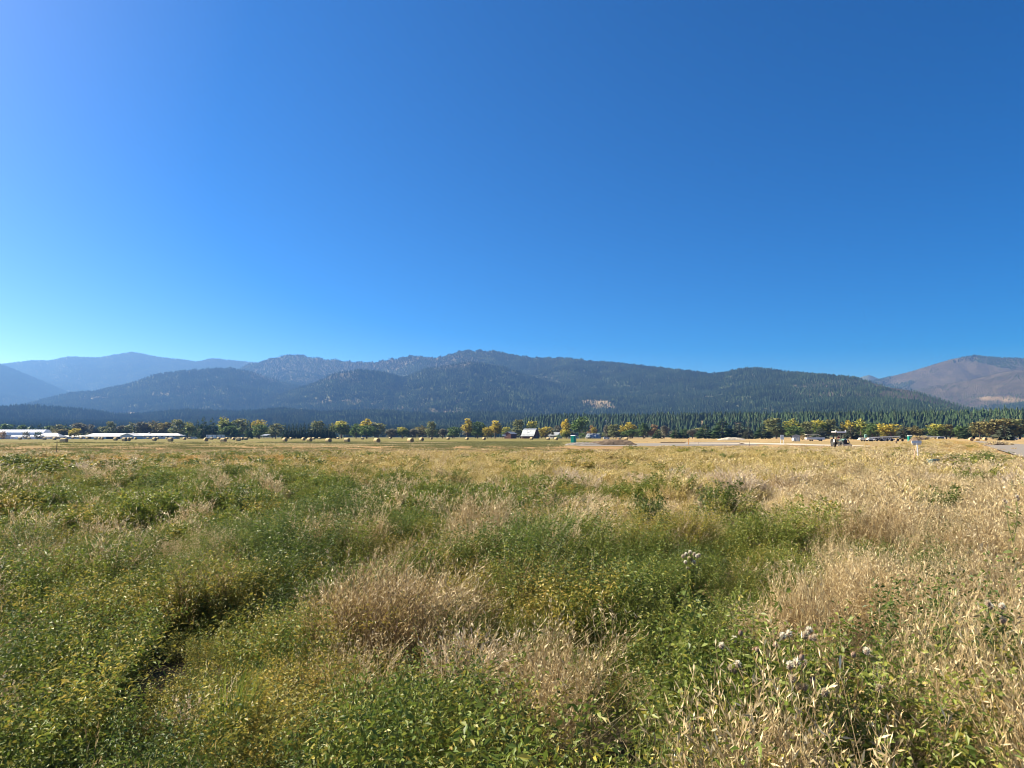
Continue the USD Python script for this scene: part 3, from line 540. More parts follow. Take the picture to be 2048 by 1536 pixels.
ORD = 'first second third fourth fifth sixth seventh eighth ninth tenth eleventh twelfth last'.split(); NEARS = {}
def near(x, adj):
    T = min(TREES, key=lambda t: abs(t[0] - x)); i = NEARS.get(T[4], 0); NEARS[T[4]] = i + 1
    return f"{adj} low thicket tree {('behind', 'filling in beside', 'crowding past')[min(i, 2)]} the " + ' '.join(T[4].split()[:8])
g = np.random.default_rng(14)
for n, x in enumerate(np.linspace(568, 664, 13)):
    tree(x + g.uniform(-2, 2), 844 + g.uniform(0, 5), g.uniform(11, 16), 'conifer', f'{ORD[n]} dark pine of the close row beyond the hay bales, counted from the trailers', 650)
for n, x in enumerate(np.concatenate([np.arange(1225, 1400, 21), np.arange(1540, 1960, 24)])):
    tree(x + g.uniform(-4, 4), 857 + g.uniform(-3, 4), g.uniform(28, 40), ('grey', 'tall', 'olive')[n % 3], near(x, 'shadowy'), 760)
for n, x in enumerate(np.arange(775, 1230, 26)):
    tree(x + g.uniform(-6, 6), 860 + g.uniform(-3, 4), g.uniform(26, 34), ('grey', 'green', 'olive')[n % 3], near(x, 'dim'), 770)
for n, x in enumerate(np.arange(-10, 560, 24)):
    tree(x + g.uniform(-5, 5), 857 + g.uniform(-3, 4), g.uniform(26, 34), ('tall', 'green', 'olive')[n % 3], near(x, 'dark'), 790)

# ------------------------------------------------------------------ buildings
def rot(v, a): c, s_ = math.cos(a), math.sin(a); return np.array([v[0] * c - v[1] * s_, v[0] * s_ + v[1] * c, v[2]])
def gable_house(name, label, cat, px_, D, L, Wd, eave, ridge, rz, wall, roof, over=.4, windows=(), door=None, hip=0.0, group=None):
    b = at_dist(px_, 877, D); t = thing(name, label, cat, (b[0], b[1], 0), rz, group=group)   # long axis along x
    o = [(-Wd / 2, 0), (Wd / 2, 0), (Wd / 2, eave), (0, ridge - .12), (-Wd / 2, eave)]
    part('wall', prism(o, L - hip * 2), wall, t)
    sl = (ridge - eave) / (Wd / 2); e = Wd / 2 + over
    for sg in (-1, 1):
        y0, z0 = sg * e, eave - over * sl
        v = np.array([(-L / 2 - over, y0, z0), (L / 2 + over, y0, z0), (L / 2 + over - hip, 0, ridge), (-L / 2 - over + hip, 0, ridge)]); v = np.vstack([v, v + [0, 0, .12]])
        f = np.array([[0, 1, 2, 3], [7, 6, 5, 4], [0, 4, 5, 1], [1, 5, 6, 2], [2, 6, 7, 3], [3, 7, 4, 0]])
        part('roof_slope', (v, f), roof, t)
    if hip:
        for sg in (-1, 1):
            v = np.array([(sg * (L / 2 + over), -e, eave - over * sl), (sg * (L / 2 + over), e, eave - over * sl), (sg * (L / 2 + over - hip), 0, ridge + .1)]); v = np.vstack([v, v - [0, 0, .12]])
            part('roof_hip', (v, np.array([[0, 1, 2], [5, 4, 3], [0, 3, 4], [0, 4, 1], [1, 4, 5], [1, 5, 2], [2, 5, 3], [2, 3, 0]])), roof, t)
    for (x, z, w, h) in windows:
        wf = part('window', box(w + .2, .12, h + .2, (x, -Wd / 2 - .03, z)), M['white'], t)
        part('pane', box(w, .05, h, (x, -Wd / 2 - .1, z)), M['glass'], wf)
    if door: part('door', box(door[1], .1, door[2], (door[0], -Wd / 2 - .04, door[2] / 2)), M['dark'] if len(door) < 4 else M[door[3]], t)
    return t

# the gambrel barn
b = at_dist(1061, 877, 650); barn = thing('barn', 'dark red barn with a big pale metal gambrel roof', 'barn', (b[0], b[1], 0), math.radians(-31))
prof = [(-6.4, 2.3), (-4.4, 4.3), (-2.5, 7.6), (0, 9.2), (2.5, 7.6), (4.4, 4.3), (6.4, 2.3)]
part('wall', prism([(-5.4, 0), (5.4, 0), (5.4, 2.7)] + [(y, z - .16) for y, z in prof[-2:0:-1]] + [(-5.4, 2.7)], 12.6), M['barn_wood'], barn)
for sg in (-1, 1):
    o = [(sg * abs(y), z) for y, z in prof[3:]]; o = o + [(y, z - .14) for y, z in o[::-1]]
    rf = part('roof_slope', prism(o if sg < 0 else o[::-1], 13.6), M['metal_roof'], barn)
    for k in range(9):                                           # standing seams of the metal sheets
        x = -6.1 + k * 1.52; q = [(x, sg * abs(y), z + .03) for y, z in prof[3:]]
        part('roof_seam', join(*[bar(q[i], q[i + 1], .035, 4) for i in range(3)]), M['metal_roof'], rf)
dr = part('door', box(.1, 3.0, 3.0, (6.36, 0, 1.5)), M['dark_roof'], barn); part('loft_door', box(.1, 1.3, 1.5, (6.36, 0, 5.6)), M['dark_roof'], barn)
for x in (-4, 0, 4): wf = part('window', box(.9, .1, .8, (x, -5.46, 1.5)), M['dark_roof'], barn)
part('vent_pipe', bar((-1.4, -4.0, 4.7), (-1.4, -4.0, 9.0), .14, 8), M['grey_metal'], barn)

gable_house('shed', 'dark red wooden shed with low pitched tin roof', 'shed', 1021, 640, 9.5, 7, 4.3, 6.1, math.radians(58), M['barn_wood'], M['metal_roof'], .5, door=(0, 2.4, 2.5))
b = at_dist(1009, 877, 632); t = thing('shelter', 'small open shelter with white flat roof beside the dark red shed', 'shelter', (b[0], b[1], 0), math.radians(-10))
part('roof', box(3.0, 2.6, 1.1, (-.5, 0, 3.1)), M['white'], t); part('lower_roof', box(2.2, 2.4, .2, (1.3, -.5, 2.2)), M['white'], t)
for x, y in ((-1.7, -1), (.9, -1), (-1.7, 1), (.9, 1), (2.2, -1.4)): part('post', bar((x, y, 0), (x, y, 2.6 if x < 1 else 2.1), .08, 6), M['barn_wood'], t)
gable_house('house', 'grey walled house with a pale tin roof right of the barn', 'house', 1111, 690, 10, 8, 3.2, 6.0, math.radians(-38), M['grey_wall'], M['metal_roof'], .6, windows=((-2.5, 1.7, 1.2, 1.1), (2, 1.7, 1.2, 1.1)), door=(0, 1, 2.1))
gable_house('house', 'white house with dark roof partly hidden by the green toilet', 'house', 1149, 670, 11, 7, 2.9, 4.7, math.radians(-25), M['white'], M['dark_roof'], .6, windows=((-3.5, 1.6, 1.2, 1.1), (-1, 1.6, 1.2, 1.1), (3, 1.6, 1.2, 1.1)), door=(1, 1, 2.1))
gable_house('lean_to_shed', 'low pale shed with long sloping tin roof at the soil mound', 'shed', 1187, 660, 11.5, 8, 1.6, 4.6, math.radians(-34), M['grey_wall'], M['metal_roof'], .7, door=(-2, 3, 1.4))
gable_house('farm_shed', 'white farm shed with grey side wall before the dark trees', 'shed', 1592, 306, 2.3, 2.7, 2.2, 2.55, math.radians(62), M['grey_metal'], M['metal_roof'], .2)
b = at_dist(1588, 877, 304); t = thing('camper', 'small white camper parked against the white farm shed', 'camper', (b[0] - .6, b[1] - 1.6, 0), math.radians(20), (.55, .55, .6))
part('body', box(2.6, 2.0, 1.9, (0, 0, 1.35), bev=.25), M['white'], t)
for s_ in (-1, 1): part('wheel', cyl(.33, .22, (.1, s_ * .95, .33), 'y', 14), M['rubber'], t)
part('window', box(.9, .04, .5, (0, -1.01, 1.6)), M['glass'], t); part('hitch', bar((-1.3, 0, .5), (-2.3, 0, .45), .06, 6), M['dark'], t)
# long barns and greenhouse far off on the near-flat field
gable_house('long_barn', 'long cream roofed barn with dark open front bays', 'barn', 222, 640, 37, 12, 2.0, 4.5, math.radians(12), M['cream_wall'], M['white_roof'], .5, door=(6, 15, 1.9), hip=6.5)
gable_house('long_barn', 'longest white roofed barn with grey side wall', 'barn', 306, 655, 46, 12, 2.7, 4.5, math.radians(8), M['grey_wall'], M['white_roof'], .5, windows=tuple((x, 1.9, 1.6, .9) for x in np.linspace(-18, 18, 9)), hip=4)
gable_house('gabled_barn', 'grey gable fronted barn joining the two long barns', 'barn', 264, 630, 13, 11, 2.4, 4.3, math.radians(88), M['grey_wall'], M['white_roof'], .5)
for n, (px_, y, z, r) in enumerate(((252, 0, 8.5, .5), (284, 0, 8.4, .5))):
    q = at_dist(px_ + 14, 877, 655); t = thing('roof_vent', ('round white vent on the ridge by the gable', 'round white vent further along the long white ridge')[n], 'roof vent', (q[0], q[1], 4.35), 0, group='vents on the long white roof')
    part('pipe', cyl(.35, .9, (0, 0, .45), 'z', 10), M['white'], t); part('cap', bar((0, 0, .9), (0, 0, 1.25), .6, 10, .1), M['white'], t)
gable_house('white_shed', 'white hip roofed shed beside the greenhouse', 'shed', 102, 640, 17, 9, 2.0, 4.5, math.radians(4), M['white'], M['white_roof'], .4, hip=4.5)
gable_house('low_white_shed', 'low long white shed under the small yellow tree', 'shed', 147, 650, 25, 7, 1.7, 2.7, math.radians(3), M['white'], M['white_roof'], .3, windows=tuple((x, 1.4, 1.3, .8) for x in (-9, -5, -1, 3, 7)))
b = at_dist(36, 877, 665); gh = thing('greenhouse', 'long arched white plastic greenhouse with ribbed cover', 'greenhouse', (b[0], b[1], 0), math.radians(3))
th_ = np.linspace(0, PI, 15); GH = 44.0
part('cover', prism([(5.5 * math.cos(a), 3.0 + 4.2 * math.sin(a)) for a in th_] + [(-5.4, 3.0 - .1), (5.4, 3.0 - .1)], GH), M['plastic'], gh)
part('side_wall', box(GH - .4, 10.6, 2.95, (0, 0, 1.475)), M['grey_wall'], gh)
for x in np.linspace(-GH / 2 + .2, GH / 2 - .2, 22): part('rib', join(*[bar((x, 5.54 * math.cos(a), 3.0 + 4.24 * math.sin(a)), (x, 5.54 * math.cos(c), 3.0 + 4.24 * math.sin(c)), .07, 4) for a, c in zip(th_[:-1], th_[1:])]), M['galv'], gh)
part('door', box(.1, 3, 2.6, (GH / 2 + .03, 0, 1.3)), M['white'], gh)
b = at_dist(55, 877, 635); t = thing('hoop_tunnel', 'low white hoop tunnel in front of the arched greenhouse', 'tunnel', (b[0], b[1], 0), math.radians(2))
part('cover', prism([(2.6 * math.cos(a), 2.9 * math.sin(a)) for a in th_], 22), M['plastic'], t); part('end_door', box(.08, 1.2, 2.0, (11.03, 0, 1.0)), M['grey_wall'], t)
b = at_dist(531, 877, 620); t = thing('tin_roof_shelter', 'tin roofed open shelter below the yellow crowned tree', 'shelter', (b[0], b[1], 0), math.radians(-20))
v = np.array([(-3.4, -2.4, 2.6), (2.8, -2.4, 2.6), (3.6, 2.4, 3.8), (-2.6, 2.4, 3.8)]); v = np.vstack([v, v + [0, 0, .12]])
part('roof', (v, np.array([[3, 2, 1, 0], [4, 5, 6, 7], [0, 1, 5, 4], [1, 2, 6, 5], [2, 3, 7, 6], [3, 0, 4, 7]])), M['metal_roof'], t)
for x in (-2.9, 0, 2.5): part('post', bar((x, -2.2, 0), (x, -2.2, 2.6), .1, 6), M['wood'], t); part('back_post', bar((x, 2.2, 0), (x, 2.2, 3.7), .1, 6), M['wood'], t)
for px_, D, nm, lb in ((422, 560, 'trailer', 'white box trailer among bales before the dark conifers'), (440, 575, 'trailer', 'pale blue grey box trailer next to the white one')):
    b = at_dist(px_, 877, D); t = thing(nm, lb, 'trailer', (b[0], b[1], 0), math.radians(-6), group='box trailers before the dark conifers')
    part('body', box(6.3, 2.4, 2.3, (0, 0, 1.9), bev=.06), M['white'] if px_ < 430 else M['grey_wall'], t); part('roof', box(6.4, 2.5, .1, (0, 0, 3.1)), M['white'], t)
    for x in (-.6, .5):
        for y in (-1.05, 1.05): part('wheel', cyl(.38, .25, (x, y, .38), 'y', 14), M['rubber'], t)
    for x in (-2, 1.6): part('window', box(1.1, .05, .7, (x, -1.22, 2.2)), M['glass'], t)
    part('hitch', bar((-3.1, 0, .7), (-4.2, 0, .55), .07, 6), M['dark'], t)
# a small house in the clearing on the wooded slope
for px_, py_, D, lb, L in ((216, 824, 3600, 'tiny pale house at the edge of the pale clearing on the wooded slope', 16), (1213, 836, 1640, 'tiny white house among pines above the tan bluff', 12), (857, 838, 2300, 'tiny white roof glinting in the dark pines', 9)):
    a = az_of(px_); zz, _ = hz_at(np.array([a]), np.array([float(D)])); q = (D * math.sin(a), D * math.cos(a), float(zz[0]) - .5)
    t = thing('hillside_house', lb, 'house', q, math.radians(15)); part('wall', prism([(-4, 0), (4, 0), (4, 3.6), (0, 5.9), (-4, 3.6)], L), M['white'], t)
    for sg in (-1, 1):
        v = np.array([(-L / 2 - .5, sg * 4.6, 3.3), (L / 2 + .5, sg * 4.6, 3.3), (L / 2 + .5, 0, 6.1), (-L / 2 - .5, 0, 6.1)]); v = np.vstack([v, v + [0, 0, .2]])
        part('roof_slope', (v, np.array([[0, 1, 2, 3], [7, 6, 5, 4], [0, 4, 5, 1], [1, 5, 6, 2], [2, 6, 7, 3], [3, 7, 4, 0]])), M['metal_roof'], t)
    part('door', box(1.1, .1, 2.1, (1, -4.05, 1.05)), M['dark'], t)

# ------------------------------------------------------------------ hay bales
def bale_body(seed):
    n, m = 30, 13; x = np.linspace(-.78, .78, m); g = np.random.default_rng(seed); v = []
    for k, xx in enumerate(x):
        e = 1 - .09 * max(0, (abs(xx) - .62) / .16) ** 2
        a = np.arange(n) * 2 * PI / n; r = .77 * e * (1 + g.normal(0, .006, n) + .008 * (k % 2)); v.append(np.stack([np.full(n, xx), r * np.cos(a), .75 + r * np.sin(a)], -1))
    v = np.vstack(v); i, j = np.meshgrid(np.arange(m - 1), np.arange(n), indexing='ij'); j2 = (j + 1) % n
    return v, np.stack([i * n + j, i * n + j2, (i + 1) * n + j2, (i + 1) * n + j], -1).reshape(-1, 4)[:, ::-1]
def bale_end(sg, seed):                                          # coiled layers of hay: rings standing proud by turns
    n = 30; g = np.random.default_rng(seed); v = [[sg * .8, 0, .75]]; f = []; rs = np.linspace(.06, .70, 12)
    for k, r in enumerate(rs):
        a = np.arange(n) * 2 * PI / n; v += [[sg * (.785 + .022 * (k % 2) + g.normal(0, .004)), r * math.cos(t_), .75 + r * math.sin(t_)] for t_ in a]
        for j in range(n):
            j2 = (j + 1) % n
            if k == 0: f.append([0, 1 + j, 1 + j2])
            else:
                p = 1 + (k - 1) * n; q_ = 1 + k * n; f += [[p + j, q_ + j, q_ + j2], [p + j, q_ + j2, p + j2]]
    f = np.array(f); return np.array(v), f if sg > 0 else f[:, ::-1]
BALES = [  # x, height in pixels, turn in degrees, words
    (128, 9.2, 30, 'large bale nearest the white shed, hidden to the middle by the swell'), (447, 8.6, 35, 'large bale before the white trailers, its foot hidden by the field'), (694, 8.9, 35, 'nearest bale of the field, low in front of the brown strip'),
    (40, 4.2, 40, 'small bale before the greenhouse'), (58, 3.8, 30, 'small pale bale before the hoop tunnel'), (89, 4.4, 25, 'small bale before the white shed'), (109, 4.6, 50, 'small bale behind the large one by the white shed'), (145, 3.6, 20, 'far bale below the yellow tree'), (162, 3.8, 40, 'far bale at the low white shed'), (174, 3.9, 40, 'far bale at the slanted end of the cream barn'),
    (191, 4.3, 20, 'dark ended bale before the cream barn'), (199, 4.0, 60, 'half hidden bale before the cream barn'), (205, 4.3, 80, 'brown bale before the cream barn bays'), (231, 5.6, 45, 'bale before the dark bays of the cream barn'), (249, 6.6, 40, 'first of the two bales side by side at the gable barn'), (257, 6.2, 55, 'second of the two bales side by side at the gable barn'), (263, 4.0, 60, 'small bale beneath the grey gable'), (271, 4.3, 70, 'small bale just past the grey gable'),
    (296, 3.7, 30, 'low far bale along the grey wall'), (309, 6.2, 50, 'lone bale before the middle of the grey wall'), (315, 4.0, 50, 'bale behind the lone one at the grey wall'), (334, 4.0, 70, 'brown far bale near the end of the grey wall'), (341, 7.2, 35, 'bigger bale before the end of the long white roof'), (369, 4.8, 60, 'bale past the end of the long white roof'), (379, 3.6, 20, 'far low bale past the long white roof'),
    (412, 7.0, 75, 'bale on the near side of the white trailer'), (423, 4.6, 30, 'bale right before the white trailer'), (437, 4.2, 50, 'bale before the grey trailer'), (454, 4.2, 60, 'far bale past the grey trailer'), (467, 5.2, 65, 'bale standing past the trailers'), (477, 6.6, 20, 'broad dark ended bale of the touching pair'), (484, 5.2, 60, 'paler bale of the touching pair'), (492, 5.2, 30, 'bright bale behind the touching pair'),
    (570, 7.6, 55, 'brown ended bale before the row of pines'), (582, 4.4, 50, 'small bale next to the brown ended one'), (607, 6.0, 60, 'dark bale before the middle of the pine row'), (619, 7.8, 48, 'bright bale before the middle of the pine row'), (627, 4.6, 40, 'bale tucked behind the bright one at the pine row'), (639, 4.0, 30, 'low bale near the end of the pine row'), (657, 9.2, 50, 'big bright bale before the end of the pine row'), (676, 4.0, 40, 'far low bale after the pine row'), (725, 4.6, 15, 'wide far bale beneath the golden topped cottonwood'), (754, 9.7, 52, 'big bale standing alone near the brown strip'), (780, 3.6, 50, 'tiny far bale after the golden topped cottonwood'),
    (821, 9.7, 48, 'big bale before the low grey thicket'), (843, 7.2, 52, 'bale behind the big one at the grey thicket'), (863, 4.8, 85, 'small brown bale under the dark willow'), (896, 5.2, 40, 'bale between the willow and the tall golden tree'), (934, 5.3, 48, 'bale under the tall golden tree'), (968, 5.5, 50, 'bale under the broad golden tree'), (1063, 5.1, 35, 'bale right before the barn'), (1096, 5.6, 30, 'wide bale past the barn before the grey house'), (1112, 5.7, 42, 'bale between the grey house and the green toilet'),
    (1238, 5.6, -40, 'first pale bale seen over the soil mound'), (1252, 5.6, 20, 'second pale bale seen over the soil mound'),
    (1942, 6.0, 70, 'first round bale on the verge beyond the road'), (1955, 5.6, -5, 'side on round bale on the verge beyond the road'), (1970, 5.4, 60, 'third round bale on the verge beyond the road')]
bale0 = None
for k, (px_, hp, turn, words) in enumerate(BALES):
    D = 1.52 * F_PX / hp; q = at_dist(px_, 877, D); z = float(ground_z(q[0], q[1])) - .03; rz = math.radians(-turn) - az_of(px_)
    lab = 'round hay bale, ' + words; sc = 1.0
    if bale0 is None:
        bale0 = thing('hay_bale', lab, 'hay bale', (q[0], q[1], z), rz, group='round hay bales on the mown field')
        part('body', bale_body(1), M['straw'], bale0, 40)
        for sg in (-1, 1): part('coiled_end', bale_end(sg, 3), M['straw_end'], bale0)
    else: dup(bale0, lab, (q[0], q[1], z), rz, (sc, sc, sc))

# ------------------------------------------------------------------ construction pad, road, soil mound
def patch(name, pts, z, mat, label, n=26, cat=None):             # a flat sheet between two edges, each a run of pixels on the ground
    (A, B) = pts; s_ = np.linspace(0, 1, n); e = []
    for P in (A, B):
        P = np.array(P, float); t = np.linspace(0, 1, len(P)); e.append(at_z(np.interp(s_, t, P[:, 0]), np.interp(s_, t, P[:, 1]), 0.0))
    m = 7; w = np.linspace(0, 1, m)[None, :, None]; v = e[0][:, None] * (1 - w) + e[1][:, None] * w; v[..., 2] = ground_z(v[..., 0], v[..., 1]) + z
    i, j = np.meshgrid(np.arange(n - 1), np.arange(m - 1), indexing='ij'); f = np.stack([i * m + j, i * m + j + 1, (i + 1) * m + j + 1, (i + 1) * m + j], -1).reshape(-1, 4)
    tri = trimesh.Trimesh(v.reshape(-1, 3), np.vstack([f[:, [0, 1, 2]], f[:, [0, 2, 3]]]), process=False)
    if tri.face_normals[:, 2].mean() < 0: tri.invert()
    return struct(name, tri, mat, False, None, label, 'structure', cat)
patch('gravel_pad', ([(1150, 892.5), (1250, 892.5), (1400, 892), (1520, 891)], [(1190, 887.6), (1290, 886.6), (1400, 886.8), (1500, 886.8)]), .05, M['gravel'], 'grey gravel construction pad behind the tall weeds', cat='gravel pad')
patch('gravel_drive', ([(1370, 887.4), (1470, 888.2), (1560, 890.2), (1640, 892.2), (1765, 894)], [(1372, 885.4), (1470, 885.4), (1560, 886.8), (1640, 889.4), (1765, 892.6)]), .09, M['pale_gravel'], 'pale gravel drive running past the sign to the tractor', cat='drive')
patch('road', ([(1948, 883.6), (1985, 899), (2010, 907), (2050, 919), (2120, 942), (2300, 1010)], [(1962, 883.2), (2010, 887.5), (2048, 890.5), (2090, 894), (2200, 902), (2500, 925)]), .2, M['gravel'], 'grey gravel road bending away past the bank', cat='road')
patch('soil_strip', ([(1320, 886.0), (1420, 885.8), (1480, 886.0)], [(1320, 884.9), (1420, 884.9), (1480, 885.2)]), .14, M['soil'], 'thin strip of bare soil along the back of the pad', cat='soil')
def mound(name, label, cx_, D, w, d, h, mat, seed, ridge_=1.0, parent=None):
    q = at_dist(cx_, 877, D); n, m = 46, 22; u = np.linspace(-1, 1, n); v_ = np.linspace(-1, 1, m); U, V = np.meshgrid(u, v_, indexing='ij')
    X, Y = U * w / 2, V * d / 2; e = np.clip(1 - U ** 2, 0, 1) ** .55 * np.clip(1 - V ** 2, 0, 1) ** .8
    Z = h * e * (.55 + .9 * meshkit.fbm(np.stack([X * .28, Y * .4, np.full_like(X, seed * 3.3)], -1), 3, seed)) + (meshkit.fbm(np.stack([X * 1.4, Y * 1.4, np.full_like(X, seed)], -1), 3, seed + 5) - .5) * .55 * e ** .5 - .12
    i, j = np.meshgrid(np.arange(n - 1), np.arange(m - 1), indexing='ij'); f = np.stack([i * m + j, (i + 1) * m + j, (i + 1) * m + j + 1, i * m + j + 1], -1).reshape(-1, 4)
    t = thing(name, label, 'soil mound', (q[0], q[1], float(ground_z(q[0], q[1]))), 0)
    part('heap', (np.stack([X, Y, Z], -1).reshape(-1, 3), f), mat, t, 50); return t, X, Y, Z
mound('soil_mound', 'long low mound of dug grey brown soil right of the green toilet', 1222, 163, 11.5, 6, 1.25, M['soil'], 3)
mound('soil_mound', 'spread lumpy spoil in front of the green toilet', 1166, 160, 8.5, 5, .75, M['gravel'], 4)
wm, X_, Y_, Z_ = mound('soil_mound', 'weed topped dirt pile beside the second green toilet', 1842, 262, 7.2, 5, 2.2, M['soil'], 6)
gg = np.random.default_rng(9); b = Bag()
for k in range(60):
    i_, j_ = gg.integers(4, 42), gg.integers(3, 19); p = np.array([X_[i_, j_], Y_[i_, j_], Z_[i_, j_]])
    add_leaves(b, np.repeat(p[None], 7, 0) + gg.normal(0, .1, (7, 3)) * [1, 1, 0], gg.normal(size=(7, 3)) * .5 + [0, 0, 1], .55, .09, pick(GOLD + TAN, 7, gg), gg)
m_, c_ = b.out(); part('weeds', m_, M['dry'], wm, False, c_)
mound('soil_mound', 'small pale heap of dirt among grass in front of the big pines', 1463, 400, 15, 6, 1.6, M['pale_gravel'], 8)
mound('dark_culvert_heap', 'dark brown heap of sod lying on the gravel pad', 1484, 178, 2.4, 1.2, .45, M['soil'], 9)
for n, (px_, D, w, h, lb) in enumerate(((1992, 175, 4.6, .85, 'tan shrubby heap on the far verge of the road'), (2008, 178, 3.0, .6, 'smaller tan heap beside the shrubby one on the verge'))):
    t, X_, Y_, Z_ = mound('verge_heap', lb, px_, D, w, 3, h, M['soil'], 12 + n); b = Bag()
    for k in range(70):
        i_, j_ = gg.integers(3, 43), gg.integers(2, 20); p = np.array([X_[i_, j_], Y_[i_, j_], Z_[i_, j_]])
        add_leaves(b, np.repeat(p[None], 8, 0) + gg.normal(0, .1, (8, 3)) * [1, 1, 0], gg.normal(size=(8, 3)) * .5 + [0, 0, 1], .45, .08, pick(TAN + PALE[:1], 8, gg), gg)
    m_, c_ = b.out(); part('dry_grass', m_, M['dry'], t, False, c_)

# ------------------------------------------------------------------ portable toilets, stakes, posts, signs
def toilet(label, px_, D, rz):
    q = at_dist(px_, 877, D); t = thing('portable_toilet', label, 'portable toilet', (q[0], q[1], float(ground_z(q[0], q[1]))), rz, group='portable toilets')
    part('cabin', box(1.1, 1.15, 2.0, (0, 0, 1.12), bev=.06), M['teal'], t)
    part('base', box(1.16, 1.2, .14, (0, 0, .07)), M['dark'], t)
    o = [(-.62, 2.08), (.62, 2.08), (.58, 2.2), (.3, 2.32), (-.3, 2.32), (-.58, 2.2)]; part('roof', prism(o, 1.2), M['white'], t)
    d = part('door', box(.74, .05, 1.78, (0, -.6, 1.1), bev=.02), M['teal'], t); part('latch', box(.07, .05, .14, (.28, -.64, 1.1)), M['grey_metal'], d)
    part('vent_pipe', cyl(.05, .35, (.4, .4, 2.4), 'z', 8), M['dark'], t)
    for s_ in (-1, 1): part('side_rib', box(.04, .9, 1.5, (s_ * .56, 0, 1.15)), M['teal'], t)
toilet('teal green portable toilet standing behind the soil mound', 1147, 186, math.radians(-28))
toilet('green portable toilet beside the weedy dirt pile', 1819.5, 285, math.radians(-8))
def stake(name, label, px_, top, bottom_hidden, D, r, mat, lean=(0, 0), group='stakes on the construction pad', cat='stake'):
    q = at_dist(px_, 877, D); g0 = float(ground_z(q[0], q[1])); zt = at_dist(px_, top, D)[2] - g0
    t = thing(name, label, cat, (q[0], q[1], g0), 0, group=group)
    part('shaft', box(r * 2, r * 1.2, zt + .3, (0, 0, zt / 2 - .15)), mat, t); part('tip', bar((0, 0, zt), (0, 0, zt + r * .8), r * .95, 4, r * .3), mat, t)
    return t
stake('survey_stake', 'tall orange survey stake on the gravel pad', 1377, 878, 889, 170, .1, M['stake'])
stake('survey_stake', 'short pale survey stake behind the orange one', 1396, 883.5, 888, 176, .05, M['pink'])
stake('metal_stake', 'thin dark steel stake at the dark sod heap', 1499, 883, 893, 150, .03, M['dark'])
stake('metal_stake', 'faint thin stake sticking out of the gravel', 1424, 889, 892, 152, .025, M['grey_metal'])
stake('fence_post', 'weathered dark wooden post past the tractor', 1792, 882, 893, 130, .09, M['wood'], group=None, cat='post')
stake('fence_post', 'small weathered post before the white pickup', 1869.5, 880.5, 889, 150, .07, M['wood'], group=None, cat='post')
stake('fence_post', 'slim dark post in the mown field before the nearest left bale', 114.5, 883, 896, 100, .03, M['dark'], group=None, cat='post').SetCustomDataByKey('label', 'slim dark steel post standing before the large bale at the white shed')
q = at_dist(1564, 877, 182); t = thing('sign_board', 'blank white sign board on two posts beside the gravel drive', 'sign', (q[0], q[1], 0), math.radians(8))
for x in (-.36, .36): part('post', box(.09, .09, 2.25, (x, 0, 1.1)), M['white'], t)
part('board', box(.84, .05, 1.05, (0, -.08, 1.74)), M['grey_wall'], t); part('frame', box(.92, .03, 1.13, (0, -.045, 1.74)), M['white'], t)
q = at_dist(1834, 877, 46); t = thing('white_post', 'slim white post with a wide white board across its top', 'post', (q[0], q[1], 0), math.radians(6))
part('post', box(.045, .045, 1.7, (0, 0, .85)), M['white'], t); part('board', box(.58, .03, .15, (-.07, -.045, 1.62)), M['white'], t); part('lower_board', box(.5, .025, .05, (-.05, -.043, 1.5)), M['grey_wall'], t)
q = at_dist(1828, 877, 45.4); t = thing('leaning_stake', 'thin pinkish wooden stake leaning by the white post', 'stake', (q[0], q[1], 0), 0)
part('shaft', bar((-.14, 0, .2), (.09, .02, 1.32), .022, 5), M['pink'], t); part('ribbon', box(.05, .03, .12, (.09, 0, 1.3)), M['stake'], t)
q = at_dist(1864, 877, 42); t = thing('utility_box', 'grey green utility box sunk in the weeds near the white post', 'utility box', (q[0], q[1], 0), math.radians(14))
part('body', box(.42, .4, .74, (0, 0, .37), bev=.02), M['utility'], t); part('lid', box(.46, .44, .06, (0, 0, .76), bev=.015), M['utility'], t); part('door_panel', box(.34, .02, .44, (0, -.205, .42)), M['utility'], t)

# ------------------------------------------------------------------ irrigation pipe, tank, vehicles
def pipe_run(label, pa, pb, D, spans):
    a, b_ = at_dist(pa[0], pa[1], D), at_dist(pb[0], pb[1], D); c = (a + b_) / 2
    t = thing('irrigation_pipe', label, 'irrigation pipe', (c[0], c[1], 0), 0, group='galvanised irrigation pipe'); a, b_, = a - [c[0], c[1], 0], b_ - [c[0], c[1], 0]
    part('pipe', bar(a, b_, .13, 8), M['galv'], t)
    for k in range(spans + 1):
        p = a + (b_ - a) * k / spans
        part('tower', join(bar((p[0] - .9, p[1], .5), p, .05, 5), bar((p[0] + .9, p[1], .5), p, .05, 5), bar((p[0] - .9, p[1], .55), (p[0] + .9, p[1], .55), .05, 5)), M['galv'], t)
        for s_ in (-1, 1): part('wheel', cyl(.5, .22, (p[0] + s_ * .95, p[1], .5), 'y', 12), M['rubber'], t)
        if k < spans: m_ = a + (b_ - a) * (k + .5) / spans; part('truss', join(bar(p, m_ - [0, 0, .45], .03, 4), bar(a + (b_ - a) * (k + 1) / spans, m_ - [0, 0, .45], .03, 4), bar(m_, m_ - [0, 0, .45], .03, 4)), M['galv'], t)
pipe_run('long galvanised irrigation pipe on wheeled towers from the green tank to the spruce', (1738, 875.2), (1800, 872.6), 330, 3)
pipe_run('galvanised irrigation pipe on wheeled towers behind the dirt pile', (1846, 871.8), (1880, 873.6), 330, 2)
q = at_dist(1731.5, 877, 330); t = thing('water_tank', 'small green tank raised on a rusty stand', 'tank', (q[0], q[1], 0), 0)
